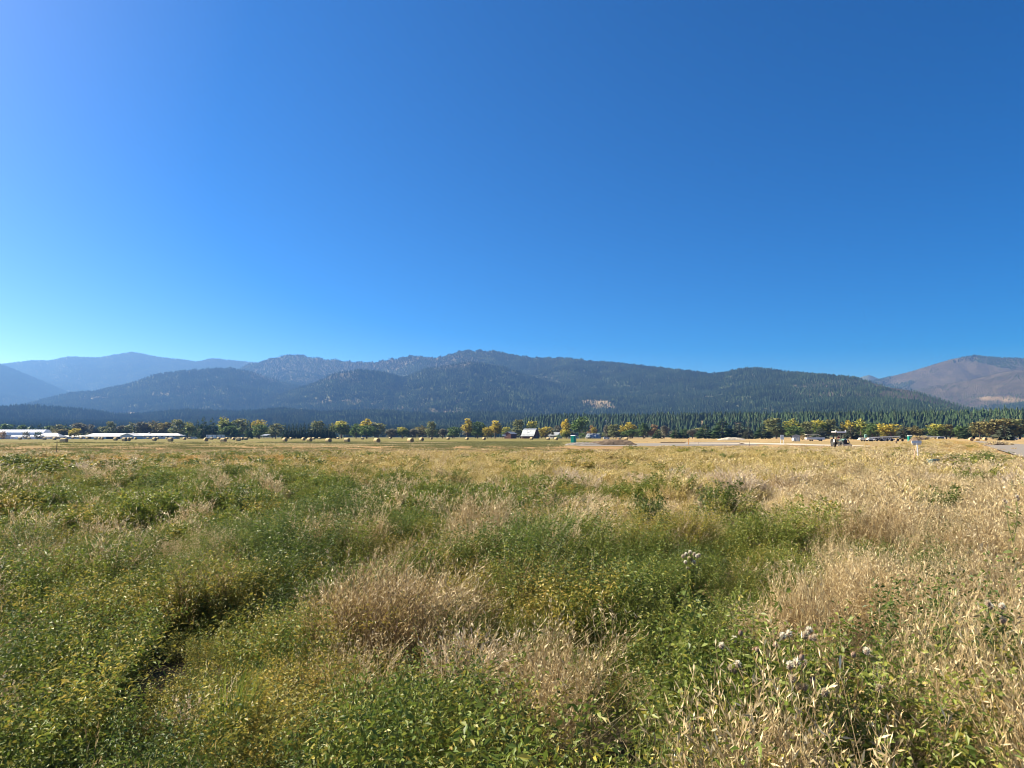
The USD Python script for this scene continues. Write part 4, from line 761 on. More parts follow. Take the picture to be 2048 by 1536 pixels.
part('tank', box(1.0, 1.0, 1.35, (0, 0, 2.05), bev=.15), M['green_paint'], t); part('lid', cyl(.3, .15, (0, 0, 2.78), 'z', 12), M['white'], t)
for x in (-.42, .42):
    for y in (-.42, .42): part('leg', bar((x * 1.3, y * 1.3, 0), (x, y, 1.4), .07, 6), M['rust'], t)
def car(name, label, px_, D, rz, paint, kind, group=None):
    q = at_dist(px_, 877, D); t = thing(name, label, {'pickup': 'pickup truck', 'van': 'van', 'suv': 'car'}[kind], (q[0], q[1], float(ground_z(q[0], q[1]))), rz, group=group)
    L, Wd = (5.6, 1.95) if kind == 'pickup' else (4.8, 1.9)      # along x, front at +x
    o = [(-L / 2, .45), (-L / 2, 1.05), (L / 2 - 1.3, 1.08), (L / 2 - .1, .98), (L / 2, .75), (L / 2, .4), (L / 2 - .45, .32), (-L / 2 + .4, .32)]
    part('body', prism(o[::-1], Wd, 'y'), paint, t)
    cab = [(-.9, 1.06), (-.75, 1.72), (.75, 1.75), (1.5, 1.06)] if kind == 'pickup' else [(-2.3, 1.05), (-2.1, 1.72), (.8, 1.76), (1.6, 1.05)]
    part('cabin', prism(cab[::-1], Wd - .16, 'y'), M['glass'], t)
    part('roof', box(1.5 if kind == 'pickup' else 2.8, Wd - .2, .06, (0 if kind == 'pickup' else -.65, 0, 1.77), bev=.02), paint, t)
    for x in (-.85, .82) if kind == 'pickup' else (-2.2, -.7, .9):
        for s_ in (-1, 1): part('pillar', bar((x, s_ * (Wd / 2 - .07), 1.05), (x * .93, s_ * (Wd / 2 - .09), 1.76), .045, 5), paint, t)
    if kind == 'pickup': part('bed_liner', box(1.7, Wd - .3, .04, (-1.9, 0, 1.08)), M['dark'], t)
    for x in (-L / 2 + 1.0, L / 2 - 1.0):
        for s_ in (-1, 1):
            w = part('wheel', cyl(.37, .24, (x, s_ * (Wd / 2 - .1), .37), 'y', 18), M['rubber'], t); part('rim', cyl(.2, .03, (x, s_ * (Wd / 2 + .03), .37), 'y', 12), M['rim'], w)
    for s_ in (-1, 1):
        part('headlight', box(.05, .35, .18, (L / 2 - .02, s_ * .65, .78)), M['plastic'], t); part('tail_light', box(.05, .14, .34, (-L / 2 - .01, s_ * .85, .85)), M['rust'], t)
        part('mirror', box(.12, .2, .16, (.85, s_ * (Wd / 2 + .1), 1.15), bev=.03), paint, t)
    part('bumper', box(.12, Wd - .1, .2, (-L / 2 - .05, 0, .48), bev=.03), M['grey_metal'], t)
    return t
car('pickup_truck', 'white pickup with its tail to the field parked past the dirt pile', 1882, 262, math.radians(62), M['white'], 'pickup')
car('parked_car', 'dark parked car under the start of the irrigation pipe', 1757, 345, math.radians(10), M['dark'], 'suv', 'cars under the irrigation pipe')
car('parked_car', 'dark grey parked car under the far end of the irrigation pipe', 1776, 340, math.radians(-15), M['grey_metal'], 'suv', 'cars under the irrigation pipe')
car('parked_car', 'white parked car before the end of the long barns', 388, 600, math.radians(15), M['white'], 'suv', 'cars about the farm buildings')
car('parked_car', 'white parked car by the hay bales at the white shed', 86, 600, math.radians(5), M['white'], 'suv', 'cars about the farm buildings')
car('parked_car', 'white parked car before the low pale shed', 1213, 560, math.radians(10), M['white'], 'suv', 'cars about the farm buildings')
car('parked_van', 'pale van in front of the yellow tree shed', 141, 615, math.radians(8), M['plastic'], 'van', 'cars about the farm buildings')
car('parked_car', 'pale car in the shade of the roadside trees beyond the road', 2026, 480, math.radians(0), M['plastic'], 'suv')
q = at_dist(1624, 877, 330); t = thing('boat', 'white boat on a trailer parked beneath the grey green tree', 'boat', (q[0], q[1], 0), math.radians(4))
hull = [(-2.8, .95), (2.6, 1.1), (3.3, 1.45), (-2.8, 1.5)]
part('hull', prism([(-2.7, .75), (1.8, .7), (2.9, 1.2), (3.2, 1.6), (-2.8, 1.45)], 2.0, 'y'), M['white'], t); part('deck', box(3.2, 1.7, .1, (-.8, 0, 1.52)), M['dark'], t)
part('windshield', box(.08, 1.5, .45, (.8, 0, 1.75)), M['glass'], t); part('canopy', box(5.4, 2.1, .16, (0, 0, 2.75), bev=.05), M['cream_wall'], t)
for x in (-2.4, 2.4):
    for y in (-.9, .9): part('pole', bar((x, y, 0), (x, y, 2.7), .04, 5), M['grey_metal'], t)
for s_ in (-1, 1): part('wheel', cyl(.34, .22, (-.4, s_ * .9, .34), 'y', 14), M['rubber'], t)
part('trailer_beam', box(6.2, .14, .14, (.2, 0, .5)), M['grey_metal'], t)
q = at_dist(1641, 877, 332); t = thing('white_trailer', 'low white trailer parked just after the boat', 'trailer', (q[0], q[1], 0), math.radians(-3))
part('body', box(3.0, 1.8, 1.0, (0, 0, 1.05), bev=.08), M['white'], t); part('fender', box(.9, 2.0, .1, (0, 0, .8)), M['grey_metal'], t)
for s_ in (-1, 1): part('wheel', cyl(.34, .22, (0, s_ * .92, .34), 'y', 14), M['rubber'], t)
part('hitch', bar((1.5, 0, .6), (2.5, 0, .5), .06, 6), M['dark'], t)
for px_, lb, L in ((1726, 'low white flatbed trailer beside the green tank', 4.0), (1742, 'low pale flatbed trailer past the green tank', 3.6)):
    q = at_dist(px_, 877, 318); t = thing('flatbed_trailer', lb, 'trailer', (q[0], q[1], 0), math.radians(6), group='flatbeds at the green tank')
    part('bed', box(L, 1.8, .22, (0, 0, .8)), M['white'], t); part('load', box(L * .55, 1.3, .5, (-L * .12, 0, 1.16), bev=.1), M['cream_wall'], t)
    for s_ in (-1, 1): part('wheel', cyl(.34, .22, (0, s_ * .8, .34), 'y', 14), M['rubber'], t)
    part('hitch', bar((L / 2, 0, .75), (L / 2 + 1, 0, .5), .06, 6), M['dark'], t)

# ------------------------------------------------------------------ tractor with its driver
q = at_dist(1680, 877, 137); tr = thing('tractor', 'green tractor with white canopy and front loader facing across the drive', 'tractor', (q[0], q[1], 0), math.radians(3))   # front at -y
part('hood', box(.72, 1.5, .5, (0, -1.0, 1.28), bev=.12), M['green_paint'], tr)
gr = part('grille', box(.6, .06, .62, (0, -1.77, 1.12), bev=.02), M['dark'], tr)
for k in range(4): part('grille_bar', box(.5, .03, .035, (0, -1.81, .9 + .14 * k)), M['machine'], gr)
for s_ in (-1, 1): part('headlight', cyl(.07, .05, (s_ * .22, -1.8, 1.4), 'y', 12), M['plastic'], tr)
part('chassis', box(.5, 2.6, .4, (0, -.5, .75)), M['dark'], tr)
for s_ in (-1, 1):
    w = part('rear_wheel', cyl(.68, .38, (s_ * .78, .75, .68), 'x', 26), M['rubber'], tr); part('rim', cyl(.36, .05, (s_ * .99, .75, .68), 'x', 18), M['machine'], w)
    part('tread', join(*[box(.36, .06, .09, (s_ * .78, .75 + .69 * math.cos(a), .68 + .69 * math.sin(a))) for a in np.arange(20) * PI / 10]), M['rubber'], w)
    w = part('front_wheel', cyl(.44, .28, (s_ * .7, -1.15, .44), 'x', 22), M['rubber'], tr); part('rim', cyl(.22, .05, (s_ * .86, -1.15, .44), 'x', 14), M['machine'], w)
    part('fender', join(*[box(.42, .32, .05, (s_ * .8, .75 + .78 * math.cos(a), .72 + .78 * math.sin(a))) if abs(math.cos(a)) < .4 else bar((s_ * .6, .75 + .76 * math.cos(a), .72 + .76 * math.sin(a)), (s_ * 1.0, .75 + .76 * math.cos(a), .72 + .76 * math.sin(a)), .12, 6) for a in np.linspace(.3, PI - .3, 8)]), M['machine'], tr)
    part('loader_arm', join(bar((s_ * .62, -.3, 1.35), (s_ * .62, -1.5, 1.45), .075, 6), bar((s_ * .62, -1.5, 1.45), (s_ * .62, -2.35, .45), .075, 6), bar((s_ * .62, -.35, .7), (s_ * .62, -.3, 1.4), .08, 6)), M['machine'], tr)
    part('hydraulic_ram', bar((s_ * .55, -.7, .95), (s_ * .55, -1.6, 1.3), .04, 6), M['galv'], tr)
    part('roof_post', bar((s_ * .72, .95, .9), (s_ * .72, .8, 2.62), .045, 6), M['dark'], tr); part('front_post', bar((s_ * .72, -.15, 1.1), (s_ * .74, -.1, 2.62), .04, 6), M['dark'], tr)
    part('work_light', box(.2, .14, .42, (s_ * .86, -.35, 2.86), bev=.05), M['white'], tr)
part('canopy', box(1.9, 1.7, .16, (0, .35, 2.72), bev=.06), M['white'], tr); part('canopy_visor', box(1.55, .1, .26, (0, -.52, 2.66), bev=.03), M['white'], tr)
part('bucket', prism([(-2.75, .06), (-2.15, .06), (-2.2, .62), (-2.32, .62), (-2.32, .16), (-2.75, .13)][::-1], 1.75, 'x'), M['pale_gravel'], tr)
part('seat', join(box(.5, .5, .14, (.12, .6, 1.15), bev=.05), box(.48, .14, .55, (.12, .88, 1.45), bev=.05)), M['dark'], tr)
a = np.arange(16) * PI / 8; part('steering_wheel', join(*[bar((.12 + .2 * math.cos(t0), .1 + .1 * math.sin(t0), 1.55 + .17 * math.sin(t0)), (.12 + .2 * math.cos(t1), .1 + .1 * math.sin(t1), 1.55 + .17 * math.sin(t1)), .018, 5) for t0, t1 in zip(a, np.roll(a, -1))], bar((.12, .1, 1.55), (.12, -.1, 1.3), .03, 5)), M['dark'], tr)
part('side_panel', box(.12, .4, .55, (-1.02, .1, 1.2), bev=.04), M['white'], tr)
part('exhaust', bar((-.3, -.9, 1.5), (-.3, -.9, 2.2), .04, 8), M['dark'], tr)
import manifold3d as m3
def skin_mesh(bones, edge=.03, it=8):
    out = None
    for (p, r1), (q_, r2) in bones:
        h = m3.Manifold.hull(m3.Manifold.compose([m3.Manifold.sphere(r1, 20).translate(tuple(p)), m3.Manifold.sphere(r2, 20).translate(tuple(q_))])); out = h if out is None else out + h
    mm = out.refine_to_length(edge).to_mesh(); t_ = trimesh.Trimesh(mm.vert_properties[:, :3], mm.tri_verts); trimesh.smoothing.filter_taubin(t_, iterations=it); return t_
dq = at_dist(1680, 877, 137); dx = .12
per = thing('person', 'person in dark red shirt and cap seated driving the tractor', 'person', (dq[0], dq[1], 0), math.radians(3))
hip, sh, nk, hd = (dx, .62, 1.32), (dx, .66, 1.78), (dx, .62, 1.9), (dx, .58, 2.02)
B_ = [((hip, .15), (sh, .15)), ((sh, .1), (nk, .06)), ((nk, .055), (hd, .09)), (((dx, .57, 2.0), .08), ((dx, .58, 2.08), .095)), (((dx, .48, 2.02), .02), ((dx, .5, 2.0), .03))]
for s_ in (-1, 1):
    s0, e0, w0 = (dx + s_ * .2, .64, 1.74), (dx + s_ * .27, .45, 1.5), (dx + s_ * .17, .15, 1.58)
    B_ += [((sh, .1), (s0, .075)), ((s0, .065), (e0, .048)), ((e0, .046), (w0, .032)), ((w0, .034), ((dx + s_ * .17, .06, 1.6), .035))]
    for k in range(4): B_.append((((dx + s_ * (.15 + .014 * k), .07, 1.6), .011), ((dx + s_ * (.15 + .014 * k), .02, 1.575 - .004 * k), .009)))
    B_.append((((dx + s_ * .15, .1, 1.6), .012), ((dx + s_ * .12, .06, 1.61), .01)))
    k0, a0 = (dx + s_ * .2, .16, 1.3), (dx + s_ * .22, .02, .9); B_ += [(((dx + s_ * .1, .6, 1.28), .1), (k0, .068)), ((k0, .062), (a0, .042)), ((a0, .045), ((dx + s_ * .22, -.12, .86), .035))]
part('body', skin_mesh(B_), M['skin'], per, True)
part('shirt', skin_mesh([((hip, .165), (sh, .165)), ((sh, .115), (nk, .075))] + sum([[((sh, .112), ((dx + s_ * .2, .64, 1.74), .088)), (((dx + s_ * .2, .64, 1.74), .078), ((dx + s_ * .25, .52, 1.58), .064))] for s_ in (-1, 1)], [])), M['shirt'], per, True)
part('jeans', skin_mesh(sum([[(((dx + s_ * .1, .62, 1.28), .112), ((dx + s_ * .2, .16, 1.3), .08)), (((dx + s_ * .2, .16, 1.3), .076), ((dx + s_ * .22, .03, .95), .055))] for s_ in (-1, 1)], [])), M['jeans'], per, True)
part('cap', skin_mesh([(((dx, .6, 2.12), .1), ((dx, .58, 2.13), .1)), (((dx - .05, .5, 2.12), .02), ((dx + .05, .44, 2.11), .02))]), M['cap'], per, True)

# small trees and shrubs about the farm buildings
def shrub(name, label, px_, top, wpx, D, cols, cat='shrub', base=877, z0=0.0, n=260):
    g = np.random.default_rng(int(px_ * 3 + 1)); q = at_dist(px_, 877, D); H = max(at_dist(px_, top, D)[2] - z0, .6); Wd = wpx * D / F_PX
    t = thing(name, label, cat, (q[0], q[1], z0), 0); b = Bag(); p = unit(g.normal(size=(n, 3))) * g.uniform(.3, 1.0, (n, 1)) ** .5 * [Wd / 2, Wd / 2, H * .52] + [0, 0, H * .48]
    p = p[p[:, 2] > 0]; D_ = unit(g.normal(size=(len(p), 3)) + [0, 0, .3]); add_leaves(b, p, D_, H * g.uniform(.1, .2, len(p)), H * .1, pick(cols, len(p), g, .3), g, .1)
    m_, c_ = b.out(); part('foliage', m_, M['crown'], t, False, c_)
    part('stem', join(*[bar((0, 0, -.2), (g.normal(0, Wd * .15), g.normal(0, Wd * .15), H * .6), H * .02, 5, H * .008) for k in range(4)]), M['bark'], t)
shrub('orange_bush', 'rust orange bush at the far end of the greenhouse', 6, 862, 9, 600, C_ORANGE)
shrub('young_tree', 'small grey green tree in front of the greenhouse ribs', 52, 862.5, 10, 600, C_GREY, 'tree')
shrub('young_tree', 'small dark conifer shaped tree at the near end of the greenhouse', 75, 863, 11, 600, CONIF, 'tree')
for n, (x, w) in enumerate(((14, 22), (36, 26), (62, 24), (90, 20), (108, 20))): shrub('dry_hedge', ('brownish dry hedge by the orange bush', 'brownish dry hedge under the greenhouse ribs', 'brownish dry hedge at the small conifer', 'brownish dry hedge before the white shed', 'brownish dry hedge between the white shed and large bale')[n], x, 871.5, w, 585, [(.12, .085, .065), (.16, .11, .08), (.1, .08, .06)], 'hedge', n=200)
shrub('dark_bush', 'dark round bush beside the white house', 1164, 865, 16, 620, C_GREEN); shrub('dark_bush', 'dark bush before the grey walled house', 1118, 869, 14, 640, C_GREEN); shrub('dry_bush', 'tan dry bush between the farm shed and the boat', 1605, 869, 12, 430, [(.3, .22, .1), (.24, .19, .09)])

# ------------------------------------------------------------------ the weedy field in front
# what grows where: patches of the field, written as the pixels of the photograph where their tops are seen (x, y, rx, ry, kind, strength)
PATCHES = [
    (480, 985, 520, 40, 'green', 2.2), (760, 1010, 330, 45, 'green', 2), (760, 1015, 260, 35, 'deep', 1.4), (570, 1040, 110, 40, 'deep', 2.5), (330, 1000, 200, 35, 'green', 2), (950, 1000, 120, 35, 'deep', 2), (140, 1050, 160, 60, 'yg', 2.2), (60, 960, 120, 25, 'yg', 2),
    (1150, 1075, 200, 50, 'green', 3), (1150, 1120, 90, 35, 'deep', 2.4), (1300, 1100, 110, 60, 'green', 2), (1300, 1110, 80, 40, 'deep', 1.4), (1500, 1080, 70, 60, 'green', 3), (1640, 1050, 70, 50, 'green', 2.5), (1700, 1020, 40, 30, 'green', 2),
    (1870, 1140, 80, 55, 'deep', 5), (1930, 985, 60, 20, 'green', 2), (1870, 1280, 60, 60, 'deep', 3), (1800, 1330, 80, 50, 'deep', 2.5), (1430, 1180, 170, 70, 'green', 2), (1520, 1140, 70, 60, 'yg', 2), (1240, 1230, 200, 60, 'green', 2), (1180, 1290, 90, 40, 'deep', 2.5),
    (990, 1210, 120, 70, 'green', 3), (780, 1400, 200, 90, 'green', 4), (700, 1480, 200, 60, 'deep', 2.5), (950, 1480, 160, 60, 'green', 2.5), (880, 1440, 140, 60, 'deep', 2), (100, 1290, 180, 90, 'green', 2.5), (330, 1230, 200, 70, 'yg', 2.5), (560, 1290, 130, 60, 'yg', 2.5), (520, 1150, 110, 60, 'yg', 2), (250, 1150, 260, 60, 'green', 1.6),
    (60, 1420, 120, 70, 'green', 2), (200, 1400, 160, 60, 'yg', 2), (230, 1500, 120, 40, 'tuft', 3), (440, 1480, 110, 60, 'tuft', 3), (60, 1260, 60, 60, 'tuft', 2), (330, 1440, 110, 80, 'deep', 2.2), (1640, 1400, 110, 90, 'green', 4), (1500, 1480, 90, 50, 'green', 2), (1800, 1450, 90, 60, 'green', 2.5),
    (790, 1140, 80, 65, 'tan', 3), (770, 1230, 55, 40, 'brown', 2), (860, 1140, 40, 30, 'tan', 2), (420, 1060, 80, 28, 'tan', 1.5), (370, 1100, 80, 30, 'pale', .7), (300, 1040, 60, 25, 'tan', 1.6), (960, 1080, 70, 30, 'tan', 1.6), (640, 1310, 60, 40, 'brown', 2), (1010, 1380, 60, 60, 'brown', 3), (1060, 1330, 60, 40, 'tan', 3),
    (1130, 1360, 140, 50, 'dtuft', 2), (1260, 1350, 130, 50, 'dtuft', 3.5), (1250, 1390, 70, 30, 'pale', 2), (1450, 1460, 110, 60, 'dtuft', 3.5), (1450, 1500, 100, 40, 'tan', 2), (1550, 1200, 90, 50, 'tan', 3), (1660, 1170, 120, 60, 'tan', 3.5), (1650, 1230, 100, 70, 'brown', 2), (1750, 1180, 60, 60, 'brown', 2), (1740, 1320, 80, 70, 'tan', 2.5), (1000, 1150, 60, 30, 'brown', 2),
    (2000, 1150, 150, 130, 'tan', 6), (1990, 1330, 130, 120, 'tan', 4), (1950, 1450, 110, 70, 'dtuft', 4), (2020, 1460, 90, 70, 'dtuft', 3), (1780, 1000, 260, 70, 'tan', 4), (1950, 940, 150, 25, 'pale', 2.5), (1650, 1000, 160, 40, 'dtuft', 1.5), (1870, 1060, 110, 40, 'brown', 1.8), (1730, 1070, 90, 30, 'brown', 1.4), (290, 1480, 40, 50, 'brown', 3),
    (1330, 953, 300, 11, 'pale', 5), (1520, 968, 160, 8, 'pale', 2), (1010, 965, 80, 22, 'dtuft', 1.6), (1350, 985, 320, 25, 'dtuft', 2.2), (1100, 1000, 120, 20, 'dtuft', 1.6), (1250, 925, 620, 34, 'gold', 4), (1650, 930, 260, 26, 'gold', 3), (1500, 975, 400, 30, 'gold', 1.5), (1350, 940, 70, 10, 'yg', 2), (1640, 938, 90, 10, 'yg', 2.4), (900, 925, 260, 22, 'gold', 2), (700, 935, 200, 20, 'yg', 2),
    (110, 930, 190, 4, 'pale', 7), (460, 925, 40, 4, 'pale', 3), (380, 913, 420, 7, 'orange', 6), (60, 915, 160, 8, 'orange', 3), (1860, 912, 30, 10, 'green', 3), (1900, 920, 60, 14, 'yg', 3), (1920, 893, 50, 12, 'orange', 4), (1810, 905, 60, 10, 'yg', 1.5)]
KIND_I = {k: i for i, k in enumerate(SPECIES)}
def weights(px, py, x, y, r):
    n = len(px); w = np.zeros((n, len(SPECIES))); n1, n2, n3 = N2(x, y, 2.2, 61, 3), N2(x, y, 1.1, 62, 3), N2(x, y, 5.0, 63, 3)
    right = sstep(1250, 1850, px); mid = sstep(500, 1100, px)
    far_ = 1 - sstep(905, 985, py); mean = dict(green=1.1 - .75 * right, deep=.26 - .16 * right, yg=.6 - .2 * right + .2 * far_, tan=.3 + .95 * right, brown=.07 + .14 * right, pale=.04 + .1 * right, gold=2.2 * far_ * (.3 + .7 * mid), orange=0 * px, tuft=.05 + 0 * px, dtuft=.15 + .35 * right + .3 * far_ * mid, straw=(.34 - .16 * right) * sstep(1090, 1230, py))
    for k_ in ('green', 'deep', 'yg'): mean[k_] = mean[k_] * (1 - (.8 if k_ != 'yg' else .45) * far_ * sstep(350, 900, px))
    for k, v in mean.items(): w[:, KIND_I[k]] = v
    w[:, KIND_I['green']] *= .4 + 1.6 * sstep(.35, .6, n3); w[:, KIND_I['yg']] *= .3 + 1.8 * sstep(.4, .62, n1); w[:, KIND_I['tan']] *= .3 + 1.9 * sstep(.42, .62, n2); w[:, KIND_I['deep']] *= .2 + 2 * sstep(.45, .65, 1 - n1)
    wob = 1.5 * (n2 - .5) + 1.0 * (n1 - .5)
    for bx, by, rx, ry, k, s in PATCHES:
        d = ((px - bx) / rx) ** 2 + ((py - by) / ry) ** 2 + wob; m = 1 - sstep(.35, 1.25, d); w *= (1 - .12 * min(s, 5) * m)[:, None] if s > 2 else 1.0; w[:, KIND_I[k]] += s * m
    w = np.maximum(w, 0); fld = (py < 901 + 3 * (n1 - .5)) & (px < 1250)                     # short brown grass before the mown field
    w[fld] *= .0; w[fld, KIND_I['brown']] = .35; w[fld, KIND_I['dtuft']] = .8; w[fld, KIND_I['gold']] = .15
    return w
g = np.random.default_rng(77)
rows = []
for lod, (r0, r1, dens) in enumerate(((1.3, 12.5, 15.0), (12.5, 34.0, 8.5), (34.0, 112.0, 3.2))):
    a1 = .70; area = a1 * (r1 ** 2 - r0 ** 2); n = int(area * dens)
    per = (11, 9, 5)[lod]; nc = int(n / per * 1.75); rc = np.sqrt(g.uniform(r0 ** 2, r1 ** 2, nc)); ac = g.uniform(-a1, a1, nc); xc, yc = rc * np.sin(ac), rc * np.cos(ac)   # colonies: plants of one kind growing as a mound
    pxc, pyc = pix(np.stack([xc, yc, ground_z(xc, yc) + .6], -1)); wc = weights(pxc, pyc, xc, yc, rc); cdf = np.cumsum(wc, 1); spc = (g.uniform(0, 1, nc)[:, None] * cdf[:, -1:] > cdf).sum(1).clip(0, len(SPECIES) - 1)
    Rc = g.uniform(.3, .68, nc) * (1.0, 1.1, 1.5)[lod]; Hc = (.42 + 1.08 * N2(xc, yc, 1.5, 71, 2)) * g.uniform(.7, 1.25, nc)
    k_ = np.repeat(np.arange(nc), per); nb = int(n * .42); k_ = np.concatenate([k_, np.arange(nb) % nc]); base_ = np.arange(len(k_)) >= len(k_) - nb; n = len(k_); t_ = g.uniform(0, 2 * PI, n); d_ = np.sqrt(g.uniform(0, 1, n)); x, y = xc[k_] + Rc[k_] * d_ * np.cos(t_), yc[k_] + Rc[k_] * d_ * np.sin(t_); rb = np.sqrt(g.uniform(r0 ** 2, r1 ** 2, n)); ab = g.uniform(-a1, a1, n); x, y = np.where(base_, rb * np.sin(ab), x), np.where(base_, rb * np.cos(ab), y); r = np.hypot(x, y)   # and an understorey between them
    z = ground_z(x, y); px, py = pix(np.stack([x, y, z + .6], -1)); w = weights(px, py, x, y, r); cdf = np.cumsum(w, 1)
    sp = np.where((g.uniform(0, 1, n) < .7) & ~base_, spc[k_], (g.uniform(0, 1, n)[:, None] * cdf[:, -1:] > cdf).sum(1).clip(0, len(SPECIES) - 1))
    short = (py < 902) & (px < 1250); s = np.where(base_, g.uniform(.3, .7, n), Hc[k_] * (1.12 - .5 * d_ ** 2) * g.uniform(.85, 1.12, n)); sh = s * np.where(short, .38, 1) * (1 - .25 * sstep(40, 95, r))
    near_cut = np.where(r < 2.4, .6, 1.0); s = s * near_cut; sh = sh * near_cut
    keep = (w.sum(1) > 0) & ~((px > 1965) & (py < 896 + .33 * (px - 1980)) & (r > 43)) & ~(short & (r > 108)) & ~((py < 890.6) & (px > 1100) & (px < 1780))
    # keep the road clear
    for q0, q1 in ((np.array([43, 60.]), np.array([150, 235.])),): keep &= ~((r > 40) & (x > q0[0] + (q1[0] - q0[0]) * (y - q0[1]) / (q1[1] - q0[1]) + 3.5) & (x > 40))
    rows.append((lod, x[keep], y[keep], z[keep], sp[keep], s[keep], sh[keep]))
n = 1500; y = g.uniform(85, 215, n); x = 52 + .62 * (y - 90) + g.normal(0, 4.2, n); k_ = x < 57.5 + .64 * (y - 80); x, y = x[k_], y[k_]; n = len(x)   # golden grass of the bank
rows.append((2, x, y, ground_z(x, y), np.where(g.uniform(size=n) < .55, KIND_I['orange'], np.where(g.uniform(size=n) < .5, KIND_I['gold'], KIND_I['dtuft'])), g.uniform(.7, 1.2, n), g.uniform(.7, 1.1, n)))
NV = 4
names = [('green_weeds', ('green', 'deep', 'yg'), 'leaf', 'leafy green and yellowing weeds growing thick over the field', 'weeds'), ('dry_weeds', ('tan', 'brown'), 'dry', 'dead tan and brown stalky weeds standing among the green', 'weeds'),
         ('dry_grass', ('pale', 'gold', 'orange', 'dtuft'), 'dry', 'dry pale and golden grass over the field', 'grass'), ('green_grass', ('tuft',), 'leaf', 'fresh green grass tufts among the weeds', 'grass'), ('straw_stalks', ('straw',), 'dry', 'long pale straw stalks leaning over the weeds', 'grass')]
total = 0
for nm, kinds, mat, lab, cat in names:
    protos, look = [], {}
    for k in kinds:
        for lod in range(3):
            for v in range(NV):
                look[(k, lod, v)] = len(protos); m_, c_ = make_proto(k, lod, v).out(); protos.append((m_, c_, M[mat]))
    P, I, S = [], [], []
    for lod, x, y, z, sp, s, sh in rows:
        for k in kinds:
            on = np.nonzero(sp == KIND_I[k])[0]
            if not len(on): continue
            vv = g.integers(NV, size=len(on)); P.append(np.stack([x[on], y[on], z[on] - .02], -1)); I.append(np.array([look[(k, lod, q)] for q in vv]))
            f = 1.0 if lod < 2 else 1.35; S.append(np.stack([s[on] * f, s[on] * f, sh[on]], -1))
    P, I, S = np.vstack(P), np.concatenate(I), np.vstack(S); total += len(P)
    yaw = g.uniform(-.9, .9, len(P))
    instancer(nm, protos, P, I, yaw, S, lab, cat)
# short stubble of the mown field
n = 5200; r = np.sqrt(g.uniform(90 ** 2, 260 ** 2, n)); a = g.uniform(-.68, .68, n); x, y = r * np.sin(a), r * np.cos(a); z = ground_z(x, y); px, py = pix(np.stack([x, y, z], -1))
keep = ~((px > 1120) & (py > 884.3) & (px < 1780)) & (px < 1900); x, y, z, px = x[keep], y[keep], z[keep], px[keep]
protos = []
for cols in ([(.13, .16, .045), (.2, .2, .06), (.17, .16, .06)], TAN + [(.3, .24, .1)]):
    for v in range(2):
        gg = np.random.default_rng(900 + v); b = Bag()
        for k in range(26):
            o = gg.uniform(-1.3, 1.3, 2); p = np.repeat([[o[0], o[1], 0]], 7, 0) + gg.normal(0, .06, (7, 3)) * [1, 1, 0]
            add_leaves(b, p, gg.normal(size=(7, 3)) * .45 + [0, 0, 1], .2, .035, pick(cols, 7, gg), gg)
        m_, c_ = b.out(); protos.append((m_, c_, M['dry']))
tanside = (px + 160 * (N2(x, y, 45, 32, 3) - .5) > 1220) | (N2(x, y, 30, 33, 3) > .58)
instancer('stubble', protos, np.stack([x, y, z], -1), np.where(tanside, 2, 0) + g.integers(2, size=len(x)), g.uniform(0, 6, len(x)), g.uniform(.8, 1.3, len(x)), 'short cropped stubble of the mown hayfield', 'stubble')

